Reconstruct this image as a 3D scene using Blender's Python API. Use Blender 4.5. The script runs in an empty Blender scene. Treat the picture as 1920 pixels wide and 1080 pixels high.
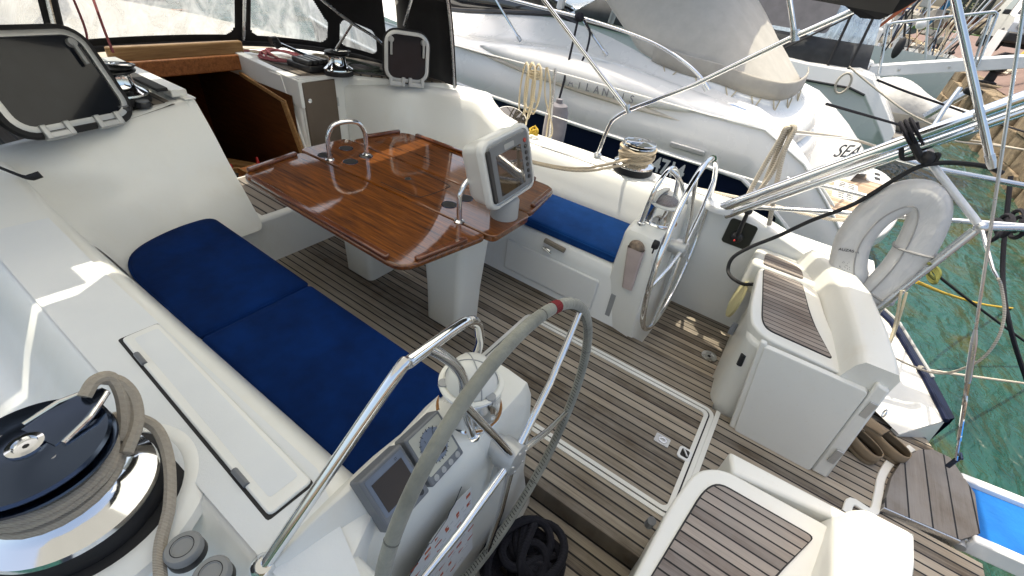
import bpy, bmesh, math, random
from mathutils import Vector as V, Matrix
random.seed(7)
rad = math.radians
S = bpy.context.scene
COL = S.collection

# ------------------------------------------------------------------ camera
CAM = V((-1.49, 0.0, 1.7))
FPX = 815.38                       # focal length in pixels of a 1920 px wide picture
_a, _b, _c = -1.04763944, 0.929025418, 0.143582791
Rz = Matrix(((math.cos(_a), -math.sin(_a), 0), (math.sin(_a), math.cos(_a), 0), (0, 0, 1)))
Rx = Matrix(((1, 0, 0), (0, math.cos(_b), -math.sin(_b)), (0, math.sin(_b), math.cos(_b))))
Rr = Matrix(((math.cos(_c), -math.sin(_c), 0), (math.sin(_c), math.cos(_c), 0), (0, 0, 1)))
RW = Matrix.Diagonal((-1, -1, 1)) @ (Rr @ Rx @ Rz) @ Matrix.Diagonal((-1, 1, -1))   # world -> camera (x right, y down, z ahead)
cd = bpy.data.cameras.new('camera')
cam = bpy.data.objects.new('camera', cd)
COL.objects.link(cam)
S.camera = cam
cd.sensor_width = 36.0
cd.lens = 36.0 * FPX / 1920.0
cd.clip_start = 0.02
cd.clip_end = 3000
cam.matrix_world = Matrix.Translation(CAM) @ (Matrix.Diagonal((1, -1, -1)) @ RW).transposed().to_4x4()
S.render.resolution_x, S.render.resolution_y = 1024, 576

# ------------------------------------------------------------------ world, sun, exposure
SUN = V((0.13, 0.33, 1.0)).normalized()
W = bpy.data.worlds.new('World')
S.world = W
W.use_nodes = True
nt = W.node_tree
sky = nt.nodes.new('ShaderNodeTexSky')
sky.sky_type = 'NISHITA'
sky.sun_disc = False
sky.sun_elevation = math.asin(SUN.z)
sky.sun_rotation = math.atan2(SUN.x, SUN.y)
sky.dust_density = 5.0
sky.air_density = 0.85
sky.ozone_density = 0.6
bg = nt.nodes['Background']
wb = nt.nodes.new('ShaderNodeMix'); wb.data_type = 'RGBA'; wb.blend_type = 'MULTIPLY'; wb.inputs[0].default_value = 1
wb.inputs[7].default_value = (0.98, 0.955, 0.855, 1)          # daylight white balance of the photograph
nt.links.new(sky.outputs[0], wb.inputs[6]); nt.links.new(wb.outputs[2], bg.inputs[0])
bg.inputs[1].default_value = 0.15
sd = bpy.data.lights.new('sun', 'SUN')
sd.energy = 2.0
sd.angle = rad(0.53)
sd.color = (1.0, 0.92, 0.75)
sun = bpy.data.objects.new('sun', sd)
COL.objects.link(sun)
sun.rotation_euler = (-SUN).to_track_quat('-Z', 'Y').to_euler()
sun.location = (0, 0, 30)
S.view_settings.view_transform = 'Standard'
S.view_settings.look = 'None'
S.view_settings.gamma = 1.0
S.view_settings.exposure = 1.35

# ------------------------------------------------------------------ helpers
def at(px, py, **k):
    """point of the photograph (1920x1080) on a given real plane x=, y= or z="""
    d = RW.transposed() @ V(((px - 960) / FPX, (py - 540) / FPX, 1))
    (ax, v), = k.items()
    i = 'xyz'.index(ax)
    return CAM + d * ((v - CAM[i]) / d[i])

def tag(o, label=None, cat=None, group=None, kind=None):
    if label: o['label'] = label
    if cat: o['category'] = cat
    if group: o['group'] = group
    if kind: o['kind'] = kind
    return o

def root(name, label, cat, loc=(0, 0, 0), group=None):
    o = bpy.data.objects.new(name, None)
    COL.objects.link(o)
    o.location = loc
    o.empty_display_size = 0.1
    o['wl'] = list(loc)
    return tag(o, label, cat, group)

def cat_pts(pts, n=6, closed=False):
    pts = [V(p) for p in pts]
    out = []
    L = len(pts)
    rng = range(L if closed else L - 1)
    for i in rng:
        if closed:
            p0, p1, p2, p3 = pts[(i - 1) % L], pts[i], pts[(i + 1) % L], pts[(i + 2) % L]
        else:
            p1, p2 = pts[i], pts[i + 1]
            p0 = pts[i - 1] if i > 0 else p1 * 2 - p2
            p3 = pts[i + 2] if i + 2 < L else p2 * 2 - p1
        for k in range(n):
            t = k / n
            out.append(0.5 * ((2 * p1) + (p2 - p0) * t + (2 * p0 - 5 * p1 + 4 * p2 - p3) * t * t + (3 * p1 - p0 - 3 * p2 + p3) * t ** 3))
    if not closed: out.append(pts[-1])
    return out

def frame(d):
    d = V(d).normalized()
    u = V((0, 0, 1)) if abs(d.z) < 0.9 else V((1, 0, 0))
    a = d.cross(u).normalized()
    return a, d.cross(a).normalized()

class G:
    def __init__(s): s.v, s.f = [], []
    def add(s, vs, fs):
        o = len(s.v)
        s.v += [V(p) for p in vs]
        s.f += [tuple(i + o for i in f) for f in fs]
        return s
    def box(s, c, d, m=None):
        c = V(c); x, y, z = d[0] / 2, d[1] / 2, d[2] / 2
        p = [V((sx * x, sy * y, sz * z)) for sz in (-1, 1) for sx, sy in ((-1, -1), (1, -1), (1, 1), (-1, 1))]
        if m: p = [m @ q for q in p]
        return s.add([c + q for q in p], [(3, 2, 1, 0), (4, 5, 6, 7), (0, 1, 5, 4), (1, 2, 6, 5), (2, 3, 7, 6), (3, 0, 4, 7)])
    def mm(s, a, b):
        return s.box([(a[i] + b[i]) / 2 for i in range(3)], [abs(a[i] - b[i]) for i in range(3)])
    def prism(s, poly, vec):
        n = len(poly); vec = V(vec)
        p = [V(q) for q in poly]
        nr = V()
        for i in range(n): nr += (p[i] - p[0]).cross(p[(i + 1) % n] - p[0])
        if nr.dot(vec) < 0: p = p[::-1]
        return s.add(p + [q + vec for q in p], [tuple(range(n))[::-1], tuple(range(n, 2 * n))] + [(i, (i + 1) % n, n + (i + 1) % n, n + i) for i in range(n)])
    def slab(s, poly, z0, z1):
        return s.prism([(q[0], q[1], z0) for q in poly], (0, 0, z1 - z0))
    def poly(s, poly):
        return s.add(poly, [tuple(range(len(poly)))])
    def tube(s, pts, r, n=10, closed=False, cap=True):
        pts = [V(p) for p in pts]
        L = len(pts)
        rs = r if isinstance(r, (list, tuple)) else [r] * L
        vs, fs = [], []
        T = []
        for i in range(L):
            a = pts[(i - 1) % L] if (closed or i > 0) else pts[i]
            b = pts[(i + 1) % L] if (closed or i < L - 1) else pts[i]
            t = (b - a)
            T.append(t.normalized() if t.length > 1e-9 else V((0, 0, 1)))
        u, w = frame(T[0])
        for i in range(L):
            if i:
                q = T[i - 1].rotation_difference(T[i])
                u = q @ u
                u = (u - T[i] * u.dot(T[i])).normalized()
            w = T[i].cross(u)
            for k in range(n):
                a = 2 * math.pi * k / n
                vs.append(pts[i] + (u * math.cos(a) + w * math.sin(a)) * rs[i])
        M = L if closed else L - 1
        for i in range(M):
            j = (i + 1) % L
            for k in range(n):
                k2 = (k + 1) % n
                fs.append((i * n + k, i * n + k2, j * n + k2, j * n + k))
        if cap and not closed:
            fs.append(tuple(range(n))[::-1]); fs.append(tuple((L - 1) * n + k for k in range(n)))
        return s.add(vs, fs)
    def rod(s, a, b, r, n=10):
        return s.tube([a, b], r, n)
    def lathe(s, prof, o, ax=(0, 0, 1), n=28):
        o = V(o); ax = V(ax).normalized(); u, w = frame(ax)
        vs, fs = [], []
        for (r, h) in prof:
            for k in range(n):
                a = 2 * math.pi * k / n
                vs.append(o + ax * h + (u * math.cos(a) + w * math.sin(a)) * max(r, 1e-5))
        L = len(prof)
        for i in range(L - 1):
            for k in range(n):
                k2 = (k + 1) % n
                fs.append((i * n + k, i * n + k2, (i + 1) * n + k2, (i + 1) * n + k))
        fs.append(tuple(range(n))[::-1]); fs.append(tuple((L - 1) * n + k for k in range(n)))
        return s.add(vs, fs)
    def ball(s, c, r, n=16, m=10):
        if not isinstance(r, (tuple, list)): r = (r, r, r)
        vs, fs = [], []
        c = V(c)
        for i in range(m + 1):
            t = math.pi * i / m
            for k in range(n):
                a = 2 * math.pi * k / n
                vs.append(c + V((r[0] * math.sin(t) * math.cos(a), r[1] * math.sin(t) * math.sin(a), -r[2] * math.cos(t))))
        for i in range(m):
            for k in range(n):
                k2 = (k + 1) % n
                fs.append((i * n + k, i * n + k2, (i + 1) * n + k2, (i + 1) * n + k))
        return s.add(vs, fs)
    def grid(s, rows, cu=False):
        vs = [V(p) for r in rows for p in r]
        n = len(rows[0]); fs = []
        for i in range(len(rows) - 1):
            for k in range(n if cu else n - 1):
                k2 = (k + 1) % n
                fs.append((i * n + k, i * n + k2, (i + 1) * n + k2, (i + 1) * n + k))
        return s.add(vs, fs)
    def done(s, name, mat, parent=None, bevel=0, seg=2, ang=40, sub=0, thick=0, flip=False, loc=None, weld=False):
        if parent is not None: off = V(parent['wl'])
        elif loc is not None: off = V(loc)
        else:
            off = V((sum(p.x for p in s.v) / len(s.v), sum(p.y for p in s.v) / len(s.v), min(p.z for p in s.v)))
        me = bpy.data.meshes.new(name)
        me.from_pydata([p - off for p in s.v], [], [f[::-1] for f in s.f] if flip else s.f)
        bm = bmesh.new(); bm.from_mesh(me)
        if weld: bmesh.ops.remove_doubles(bm, verts=bm.verts, dist=1e-4)
        if not thick and not sub: bmesh.ops.recalc_face_normals(bm, faces=bm.faces)
        bm.to_mesh(me); bm.free()
        me.validate()
        for p in me.polygons: p.use_smooth = True
        if ang < 180: me.set_sharp_from_angle(angle=rad(ang))
        me.materials.append(mat)
        o = bpy.data.objects.new(name, me)
        COL.objects.link(o)
        if thick:
            m = o.modifiers.new('thickness', 'SOLIDIFY'); m.thickness = thick; m.offset = -1
        if bevel:
            m = o.modifiers.new('rounding', 'BEVEL'); m.width = bevel; m.segments = seg; m.limit_method = 'ANGLE'; m.angle_limit = rad(35)
            m.harden_normals = False
        if sub:
            m = o.modifiers.new('smoothing', 'SUBSURF'); m.levels = sub; m.render_levels = sub
        o['wl'] = list(off)
        if parent is not None:
            o.parent = parent
        else:
            o.location = off
        return o

def text(name, body, size, org, xdir, ydir, mat, parent, depth=0.002, align='LEFT', sx=1.0, bold=0.0):
    c = bpy.data.curves.new(name, 'FONT')
    c.body = body; c.size = size; c.extrude = depth / 2; c.align_x = align; c.offset = bold
    t = bpy.data.objects.new(name + '_tmp', c)
    COL.objects.link(t)
    bpy.context.view_layer.update()
    me = bpy.data.meshes.new_from_object(t.evaluated_get(bpy.context.evaluated_depsgraph_get()))
    bpy.data.objects.remove(t)
    xd = V(xdir).normalized(); yd = V(ydir); yd = (yd - xd * yd.dot(xd)).normalized(); zd = xd.cross(yd)
    off = V(parent['wl']) if parent is not None else V()
    for v in me.vertices:
        v.co = V(org) + xd * v.co.x * sx + yd * v.co.y + zd * v.co.z - off
    me.materials.clear(); me.materials.append(mat)
    o = bpy.data.objects.new(name, me)
    COL.objects.link(o)
    o['wl'] = list(off)
    if parent is not None: o.parent = parent
    return o

def rrect(x0, y0, x1, y1, r, n=5):
    out = []
    for cx, cy, a0 in ((x1 - r, y1 - r, 0), (x0 + r, y1 - r, 90), (x0 + r, y0 + r, 180), (x1 - r, y0 + r, 270)):
        for k in range(n + 1):
            a = rad(a0 + 90 * k / n)
            out.append((cx + r * math.cos(a), cy + r * math.sin(a)))
    return out

def rpoly(pts, r, n=4):
    """round the corners of a polygon"""
    out = []
    L = len(pts)
    pts = [V(p) for p in pts]
    rs = r if isinstance(r, (list, tuple)) else [r] * L
    for i in range(L):
        a, b, c = pts[i - 1], pts[i], pts[(i + 1) % L]
        q = rs[i]
        if q <= 0: out.append(b); continue
        p0 = b + (a - b).normalized() * min(q, (a - b).length * .48); p2 = b + (c - b).normalized() * min(q, (c - b).length * .48)
        for k in range(n + 1):
            t = k / n
            out.append(p0 * (1 - t) ** 2 + b * 2 * t * (1 - t) + p2 * t * t)
    return out

# ------------------------------------------------------------------ materials
def new_mat(name):
    m = bpy.data.materials.new(name); m.use_nodes = True
    n = m.node_tree
    return m, n, n.nodes['Principled BSDF']
def N(n, t, **k):
    x = n.nodes.new('ShaderNode' + t)
    for a, b in k.items(): setattr(x, a, b)
    return x
def L(n, a, b): n.links.new(a, b)
def coords(n, scale=(1, 1, 1), kind='Object', rot=(0, 0, 0)):
    tc = N(n, 'TexCoord'); mp = N(n, 'Mapping')
    mp.inputs['Scale'].default_value = scale; mp.inputs['Rotation'].default_value = rot
    L(n, tc.outputs[kind], mp.inputs[0])
    return mp.outputs[0]
def noise(n, co, scale, detail=4, rough=.55, dist=0):
    x = N(n, 'TexNoise'); x.inputs['Scale'].default_value = scale; x.inputs['Detail'].default_value = detail
    x.inputs['Roughness'].default_value = rough; x.inputs['Distortion'].default_value = dist
    if co is not None: L(n, co, x.inputs['Vector'])
    return x.outputs['Fac']
def ramp(n, fac, stops):
    x = N(n, 'ValToRGB')
    e = x.color_ramp.elements
    while len(e) < len(stops): e.new(0.5)
    for i, (p, c) in enumerate(stops):
        e[i].position = p; e[i].color = (*c, 1) if len(c) == 3 else c
    L(n, fac, x.inputs[0])
    return x.outputs[0]
def mixc(n, f, a, b, mode='MIX'):
    x = N(n, 'Mix', data_type='RGBA', blend_type=mode)
    for s, v in ((0, f), (6, a), (7, b)):
        if hasattr(v, 'is_linked'): L(n, v, x.inputs[s])
        else: x.inputs[s].default_value = v if s == 0 else (*v, 1)
    return x.outputs[2]
def math_(n, op, a, b=None):
    x = N(n, 'Math', operation=op)
    for i, v in enumerate((a, b)):
        if v is None: continue
        if hasattr(v, 'is_linked'): L(n, v, x.inputs[i])
        else: x.inputs[i].default_value = v
    return x.outputs[0]
def bump(n, b, h, strength=.2, dist=.01):
    x = N(n, 'Bump'); x.inputs['Strength'].default_value = strength; x.inputs['Distance'].default_value = dist
    L(n, h, x.inputs['Height']); L(n, x.outputs[0], b.inputs['Normal'])

def simple(name, c, rough=.5, metal=0, var=.12, vs=6, bs=0, bscale=60, coat=0, spec=.5):
    m, n, b = new_mat(name)
    co = coords(n)
    f = noise(n, co, vs, 5)
    lo = tuple(x * (1 - var) for x in c); hi = tuple(min(1, x * (1 + var)) for x in c)
    L(n, ramp(n, f, [(.3, lo), (.7, hi)]), b.inputs['Base Color'])
    b.inputs['Roughness'].default_value = rough; b.inputs['Metallic'].default_value = metal
    b.inputs['Coat Weight'].default_value = coat; b.inputs['Specular IOR Level'].default_value = spec
    if bs: bump(n, b, noise(n, co, bscale, 3), bs, .004)
    return m

def gelcoat(name, c, rough=.3, dirt=.1, tint=(.62, .56, .45)):
    m, n, b = new_mat(name)
    co = coords(n)
    f = noise(n, co, 2.2, 7, .62)
    f2 = noise(n, coords(n, (5, 5, 3)), 2.0, 5, .7)
    d = math_(n, 'MULTIPLY', ramp(n, f, [(.48, (0, 0, 0)), (.8, (1, 1, 1))]), ramp(n, f2, [(.4, (0, 0, 0)), (.75, (1, 1, 1))]))
    d = math_(n, 'MULTIPLY', d, dirt * 6)
    sp_ = ramp(n, noise(n, co, 75, 3, .7), [(.62, (0, 0, 0)), (.74, (1, 1, 1))])
    d = math_(n, 'MAXIMUM', d, math_(n, 'MULTIPLY', sp_, dirt * 2.2))
    L(n, mixc(n, d, c, tint), b.inputs['Base Color'])
    L(n, math_(n, 'ADD', math_(n, 'MULTIPLY', f, .16), rough - .06), b.inputs['Roughness'])
    b.inputs['Coat Weight'].default_value = .25; b.inputs['Coat Roughness'].default_value = .15
    h = math_(n, 'ADD', noise(n, co, 9, 2), math_(n, 'MULTIPLY', noise(n, co, 260, 2), .06))
    bump(n, b, h, .12, .006)
    return m

def teak(name, axis=1, pitch=.046, light=(.39, .335, .26), dark=(.085, .064, .043), caulk=.175, grey=.35):
    """weathered planks running along `axis` (0 = x, 1 = y), dark caulked seams between"""
    m, n, b = new_mat(name)
    tc = N(n, 'TexCoord'); sp = N(n, 'SeparateXYZ'); L(n, tc.outputs['Object'], sp.inputs[0])
    across = sp.outputs[1 - axis]; along = sp.outputs[axis]
    u = math_(n, 'DIVIDE', across, pitch)
    fr = math_(n, 'FRACT', u)
    idx = math_(n, 'FLOOR', u)
    wn = N(n, 'TexWhiteNoise', noise_dimensions='1D'); L(n, idx, wn.inputs['W'])
    # board ends: butt joints every few metres are left out; tone shifts along the board
    cv = N(n, 'CombineXYZ')
    L(n, math_(n, 'MULTIPLY', across, 55), cv.inputs[0]); L(n, math_(n, 'MULTIPLY', along, 2.6), cv.inputs[1])
    L(n, math_(n, 'MULTIPLY', wn.outputs[0], 37), cv.inputs[2])
    g1 = noise(n, cv.outputs[0], 1.0, 6, .6, .4)
    cv2 = N(n, 'CombineXYZ')
    L(n, math_(n, 'MULTIPLY', across, 300), cv2.inputs[0]); L(n, math_(n, 'MULTIPLY', along, 9), cv2.inputs[1]); L(n, wn.outputs[0], cv2.inputs[2])
    g2 = noise(n, cv2.outputs[0], 1.0, 4, .6)
    blot = noise(n, tc.outputs['Object'], 4.5, 6, .65)
    f = math_(n, 'ADD', math_(n, 'ADD', math_(n, 'MULTIPLY', g1, .38), math_(n, 'MULTIPLY', g2, .34)), math_(n, 'ADD', math_(n, 'MULTIPLY', wn.outputs[0], .34), math_(n, 'MULTIPLY', blot, .20)))
    mid = tuple((a + c) / 2 for a, c in zip(light, dark))
    col = ramp(n, f, [(.42, dark), (.62, mid), (.80, light)])
    gr = mixc(n, math_(n, 'MULTIPLY', ramp(n, blot, [(.35, (0, 0, 0)), (.7, (1, 1, 1))]), grey), col, (.23, .225, .22))
    ed = math_(n, 'MINIMUM', fr, math_(n, 'SUBTRACT', 1.0, fr))
    seam = math_(n, 'LESS_THAN', ed, caulk / 2)
    L(n, mixc(n, seam, gr, (.005, .005, .006)), b.inputs['Base Color'])
    L(n, math_(n, 'ADD', math_(n, 'MULTIPLY', seam, -.25), .78), b.inputs['Roughness'])
    b.inputs['Specular IOR Level'].default_value = .3
    h = math_(n, 'SUBTRACT', math_(n, 'MULTIPLY', g2, .5), math_(n, 'MULTIPLY', seam, .9))
    bump(n, b, h, .5, .002)
    return m

def wood(name, a, c, rough=.12, coat=1.0, axis=1):
    m, n, b = new_mat(name)
    sc = (48, 3.2, 48) if axis == 1 else (3.2, 48, 48)
    co = coords(n, sc)
    g = noise(n, co, 1.0, 7, .62, .6)
    co2 = coords(n, tuple(x * 4 for x in sc))
    g2 = noise(n, co2, 1.0, 3, .6)
    f = math_(n, 'ADD', math_(n, 'MULTIPLY', g, .7), math_(n, 'MULTIPLY', g2, .3))
    L(n, ramp(n, f, [(.36, a), (.66, c)]), b.inputs['Base Color'])
    b.inputs['Roughness'].default_value = .5; b.inputs['Specular IOR Level'].default_value = .15
    b.inputs['Coat Weight'].default_value = coat; b.inputs['Coat IOR'].default_value = 1.62 if coat > .9 else 1.5; b.inputs['Coat Roughness'].default_value = rough
    x = N(n, 'Bump'); x.inputs['Strength'].default_value = .14; x.inputs['Distance'].default_value = .0015
    hh = math_(n, 'ADD', math_(n, 'MULTIPLY', g, .8), math_(n, 'MULTIPLY', noise(n, coords(n, (3, 3, 3)), 8, 3), .35))
    L(n, hh, x.inputs['Height'])
    L(n, x.outputs[0], b.inputs['Normal']); L(n, x.outputs[0], b.inputs['Coat Normal'])
    return m

def metal(name, c=(.78, .79, .8), rough=.09, var=.5):
    m, n, b = new_mat(name)
    co = coords(n)
    b.inputs['Base Color'].default_value = (*c, 1); b.inputs['Metallic'].default_value = 1
    f = noise(n, co, 14, 5)
    L(n, math_(n, 'ADD', math_(n, 'MULTIPLY', f, rough * var * 2), rough * (1 - var)), b.inputs['Roughness'])
    return m

def fabric(name, c, rough=.85, var=.18, weave=900, wr=0, wsc=5, sheen=.25):
    m, n, b = new_mat(name)
    co = coords(n)
    f = noise(n, co, 7, 6, .6)
    L(n, ramp(n, f, [(.3, tuple(x * (1 - var) for x in c)), (.7, tuple(x * (1 + var) for x in c))]), b.inputs['Base Color'])
    b.inputs['Roughness'].default_value = rough; b.inputs['Sheen Weight'].default_value = sheen; b.inputs['Specular IOR Level'].default_value = .12
    h = math_(n, 'ADD', math_(n, 'MULTIPLY', noise(n, co, weave, 1), .06), math_(n, 'MULTIPLY', noise(n, co, wsc, 3), wr))
    bump(n, b, h, .35, .01)
    return m

def rope_mat(name, c, c2=None, scale=90):
    m, n, b = new_mat(name)
    co = coords(n)
    w = N(n, 'TexWave', wave_type='BANDS', bands_direction='DIAGONAL'); w.inputs['Scale'].default_value = scale; w.inputs['Distortion'].default_value = 1.5
    L(n, co, w.inputs['Vector'])
    f = noise(n, co, 120, 2)
    k = math_(n, 'ADD', math_(n, 'MULTIPLY', w.outputs['Fac'], .6), math_(n, 'MULTIPLY', f, .4))
    lo = c2 or tuple(x * .6 for x in c)
    L(n, ramp(n, k, [(.2, lo), (.7, c)]), b.inputs['Base Color'])
    b.inputs['Roughness'].default_value = .9; b.inputs['Specular IOR Level'].default_value = .2
    bump(n, b, k, .5, .002)
    return m

GEL = gelcoat('white_gelcoat', (.765, .775, .755), .3, .09)
GELD = gelcoat('white_gelcoat_worn', (.71, .71, .665), .34, .16)
NONSKID = None
def nonskid():
    m, n, b = new_mat('white_nonskid')
    co = coords(n)
    f = noise(n, co, 3, 6, .6)
    L(n, ramp(n, f, [(.3, (.67, .70, .725)), (.7, (.725, .75, .765))]), b.inputs['Base Color'])
    b.inputs['Roughness'].default_value = .55
    v = N(n, 'TexChecker'); v.inputs['Scale'].default_value = 330; L(n, co, v.inputs['Vector'])
    bump(n, b, math_(n, 'ADD', v.outputs['Fac'], noise(n, co, 200, 2)), .22, .002)
    return m
NONSKID = nonskid()
TEAKY = teak('weathered_teak', 1)
TEAKSEAT = teak('grey_teak_slats', 1, .033, light=(.36, .31, .27), dark=(.13, .10, .085), caulk=.16, grey=.55)
TEAKX = teak('teak_step_boards', 0, .085, light=(.25, .225, .20), dark=(.13, .11, .09), caulk=.075, grey=.7)
TEAKN = teak('light_teak', 1, .07, light=(.55, .42, .30), dark=(.30, .21, .14), caulk=.09, grey=.2)
MAHOG = wood('varnished_mahogany', (.036, .009, .001), (.23, .070, .007), .03)
MAHOGX = wood('varnished_mahogany_cross', (.06, .016, .005), (.19, .06, .016), .07, axis=0)
MAHOGR = wood('mahogany_rail', (.05, .011, .002), (.16, .042, .008), .08)
CABIN = wood('cabin_wood', (.18, .060, .018), (.42, .16, .05), .35, .3)
OAK = wood('light_cabin_wood', (.22, .12, .045), (.42, .25, .11), .4, .3, axis=0)
CHROME = metal('polished_steel')
STEEL = metal('satin_steel', (.62, .63, .64), .28)
DULL = simple('dull_aluminium', (.50, .51, .51), .42, .6, .08)
DARKM = metal('dark_anodised', (.065, .085, .13), .2)
BLACK = simple('black_plastic', (.018, .018, .02), .38, 0, .3)
MATTE = simple('black_rubber', (.012, .012, .014), .7, 0, .3, bs=.2)
GREYP = simple('grey_plastic', (.14, .15, .165), .45, 0, .1, bs=.1, bscale=200)
LGREY = simple('light_grey_plastic', (.32, .33, .335), .45, 0, .06)
WHITEP = simple('white_plastic', (.70, .71, .71), .3, 0, .05, coat=.3)
BLUE = fabric('navy_blue_canvas', (.0006, .0145, .084), .92, .30, 420, 3.2, 5, .0)
BLUE2 = fabric('faded_blue_canvas', (.006, .050, .20), .9, .2, 700, 1.0, 4, .02)
DARKCAN = fabric('black_canvas', (.011, .0105, .012), .9, .25, 500, 1.2, 3)
TAUPE = fabric('taupe_canvas', (.42, .40, .355), .9, .08, 500, 1.6, 4)
WHITECAN = fabric('white_cover', (.46, .46, .455), .8, .1, 400, 6, 4)
GREYCAN = fabric('pale_grey_cover', (.33, .325, .32), .9, .08, 500, 2.2, 9)
LEATHER = fabric('grey_leather', (.235, .238, .205), .8, .3, 350, .9, 70)
NAVY = simple('navy_hull_paint', (.006, .010, .032), .38, 0, .1, spec=.2)
WHULL = gelcoat('motor_yacht_white', (.70, .705, .69), .25, .03)
WGREY = simple('worn_light_stone', (.42, .40, .37), .8)
TAN = rope_mat('tan_rope', (.66, .55, .40))
CREAM = rope_mat('cream_rope', (.62, .54, .38))
GREYR = rope_mat('grey_rope', (.46, .415, .35), (.24, .21, .175), 150)
BLKR = rope_mat('black_rope', (.028, .028, .036), (.006, .006, .009), 110)
REDR = rope_mat('red_flecked_rope', (.36, .11, .12), (.16, .05, .06))
WHTR = rope_mat('white_twisted_rope', (.62, .57, .49), (.30, .26, .20), 55)
YELR = rope_mat('yellow_rope', (.62, .42, .06))
GRNR = rope_mat('olive_rope', (.16, .17, .05))
REDT = rope_mat('red_thread', (.22, .03, .035))
INK = simple('black_lettering', (.02, .02, .025), .5)
SIL = simple('silver_lettering', (.17, .175, .19), .4, 0, .05)
WHL = simple('white_lettering', (.72, .73, .74), .5, 0, .04)
REDI = simple('orange_red_print', (.45, .09, .04), .6)

def screen(name, c, ro=.06, ct=1):
    m, n, b = new_mat(name)
    b.inputs['Base Color'].default_value = (*c, 1); b.inputs['Roughness'].default_value = .06
    b.inputs['Coat Weight'].default_value = ct; b.inputs['Roughness'].default_value = ro
    f = noise(n, coords(n), 10, 4)
    L(n, ramp(n, f, [(.3, tuple(x * .7 for x in c)), (.7, c)]), b.inputs['Base Color'])
    return m
SCREEN = screen('dark_lcd', (.030, .018, .010))
BLKGLS = screen('black_glass', (.02, .02, .022))
GLASSD = screen('smoked_acrylic', (.012, .015, .021), .12, .22)
GLASSD.node_tree.nodes['Principled BSDF'].inputs['Specular IOR Level'].default_value = .22
LCD = screen('brown_blank_lcd', (.035, .020, .009), .35, 0)
LCDBLUE = screen('blue_grey_lcd', (.16, .19, .25), .3, .1)

def vinyl(name, clear, tint, streak=.5):
    m, n, b = new_mat(name)
    out = n.nodes['Material Output']
    tr = N(n, 'BsdfTransparent'); tl = N(n, 'BsdfTranslucent'); df = N(n, 'BsdfDiffuse'); gl = N(n, 'BsdfGlossy')
    gl.inputs['Roughness'].default_value = .12
    tl.inputs[0].default_value = (*tint, 1); df.inputs[0].default_value = (*tint, 1)
    tr.inputs[0].default_value = (.70, .76, .82, 1)
    m1 = N(n, 'MixShader'); m1.inputs[0].default_value = .35; L(n, tl.outputs[0], m1.inputs[1]); L(n, df.outputs[0], m1.inputs[2])
    m2 = N(n, 'MixShader')
    f = noise(n, coords(n, (9, 9, 2.2)), 1.2, 6, .65, .6)
    fac = ramp(n, f, [(.35, (clear, clear, clear)), (.75, (min(1, clear + streak),) * 3)])
    L(n, fac, m2.inputs[0]); L(n, tr.outputs[0], m2.inputs[1]); L(n, m1.outputs[0], m2.inputs[2])
    m3 = N(n, 'MixShader'); m3.inputs[0].default_value = .06; L(n, m2.outputs[0], m3.inputs[1]); L(n, gl.outputs[0], m3.inputs[2])
    L(n, m3.outputs[0], out.inputs[0])
    n.nodes.remove(b)
    return m
def fill_canvas(name, t, d):
    m, n, b = new_mat(name)
    out = n.nodes['Material Output']
    tl = N(n, 'BsdfTranslucent'); df = N(n, 'BsdfDiffuse'); mx = N(n, 'AddShader')
    f = noise(n, coords(n), 5, 5)
    L(n, ramp(n, f, [(.3, tuple(x * .92 for x in t)), (.7, t)]), tl.inputs[0]); df.inputs[0].default_value = (*d, 1)
    L(n, tl.outputs[0], mx.inputs[0]); L(n, df.outputs[0], mx.inputs[1]); L(n, mx.outputs[0], out.inputs[0])
    n.nodes.remove(b)
    return m
FILLCAN = fill_canvas('light_fill_canvas', (.50, .51, .48), (.26, .26, .25))  # translucent stand-in for black canvas, added to fill the cockpit with light
FILLCAN2 = fill_canvas('dim_fill_canvas', (.20, .20, .19), (.2, .2, .19))  # less translucent, for the added sheet on the port side
VINYL = vinyl('hazy_clear_vinyl', .16, (.64, .67, .70), .62)
VINYL2 = vinyl('clear_tent_vinyl', .18, (.62, .70, .80), .45)

def clearglass(name, tint):
    m, n, b = new_mat(name)
    b.inputs['Base Color'].default_value = (*tint, 1); b.inputs['Roughness'].default_value = .03
    b.inputs['Alpha'].default_value = .35
    f = noise(n, coords(n), 9, 3)
    L(n, math_(n, 'ADD', math_(n, 'MULTIPLY', f, .1), .02), b.inputs['Roughness'])
    return m
DOME = clearglass('compass_dome_glass', (.55, .58, .60))

# ================================================================== SETTING: water, quay, far shore
def water_mat():
    m, n, b = new_mat('harbour_water')
    co = coords(n)
    f = noise(n, coords(n, (1, 1.6, 1)), .9, 5, .6, .8)
    c = ramp(n, f, [(.34, (.008, .036, .030)), (.52, (.016, .066, .054)), (.63, (.036, .046, .012))])  # olive patches put broken reflections into the water's own colour
    L(n, c, b.inputs['Base Color'])
    b.inputs['Roughness'].default_value = .03; b.inputs['IOR'].default_value = 1.33; b.inputs['Specular IOR Level'].default_value = .6
    w1 = noise(n, coords(n, (1.0, 2.3, 1), rot=(0, 0, .5)), 1.5, 2, .5, .6)
    w2 = noise(n, coords(n, (1.2, 2.0, 1), rot=(0, 0, .9)), 5.5, 3, .55, .5)
    w3 = noise(n, coords(n, (1.0, 1.7, 1), rot=(0, 0, .2)), 17, 3, .6, .4)
    h = math_(n, 'ADD', math_(n, 'ADD', w1, math_(n, 'MULTIPLY', w2, .24)), math_(n, 'MULTIPLY', w3, .05))
    bump(n, b, h, .7, .2)
    return m
ZW = -0.85
tag(G().poly([(-900, -700, ZW), (1500, -700, ZW), (1500, 900, ZW), (-900, 900, ZW)]).done('water', water_mat()), kind='structure')

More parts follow.
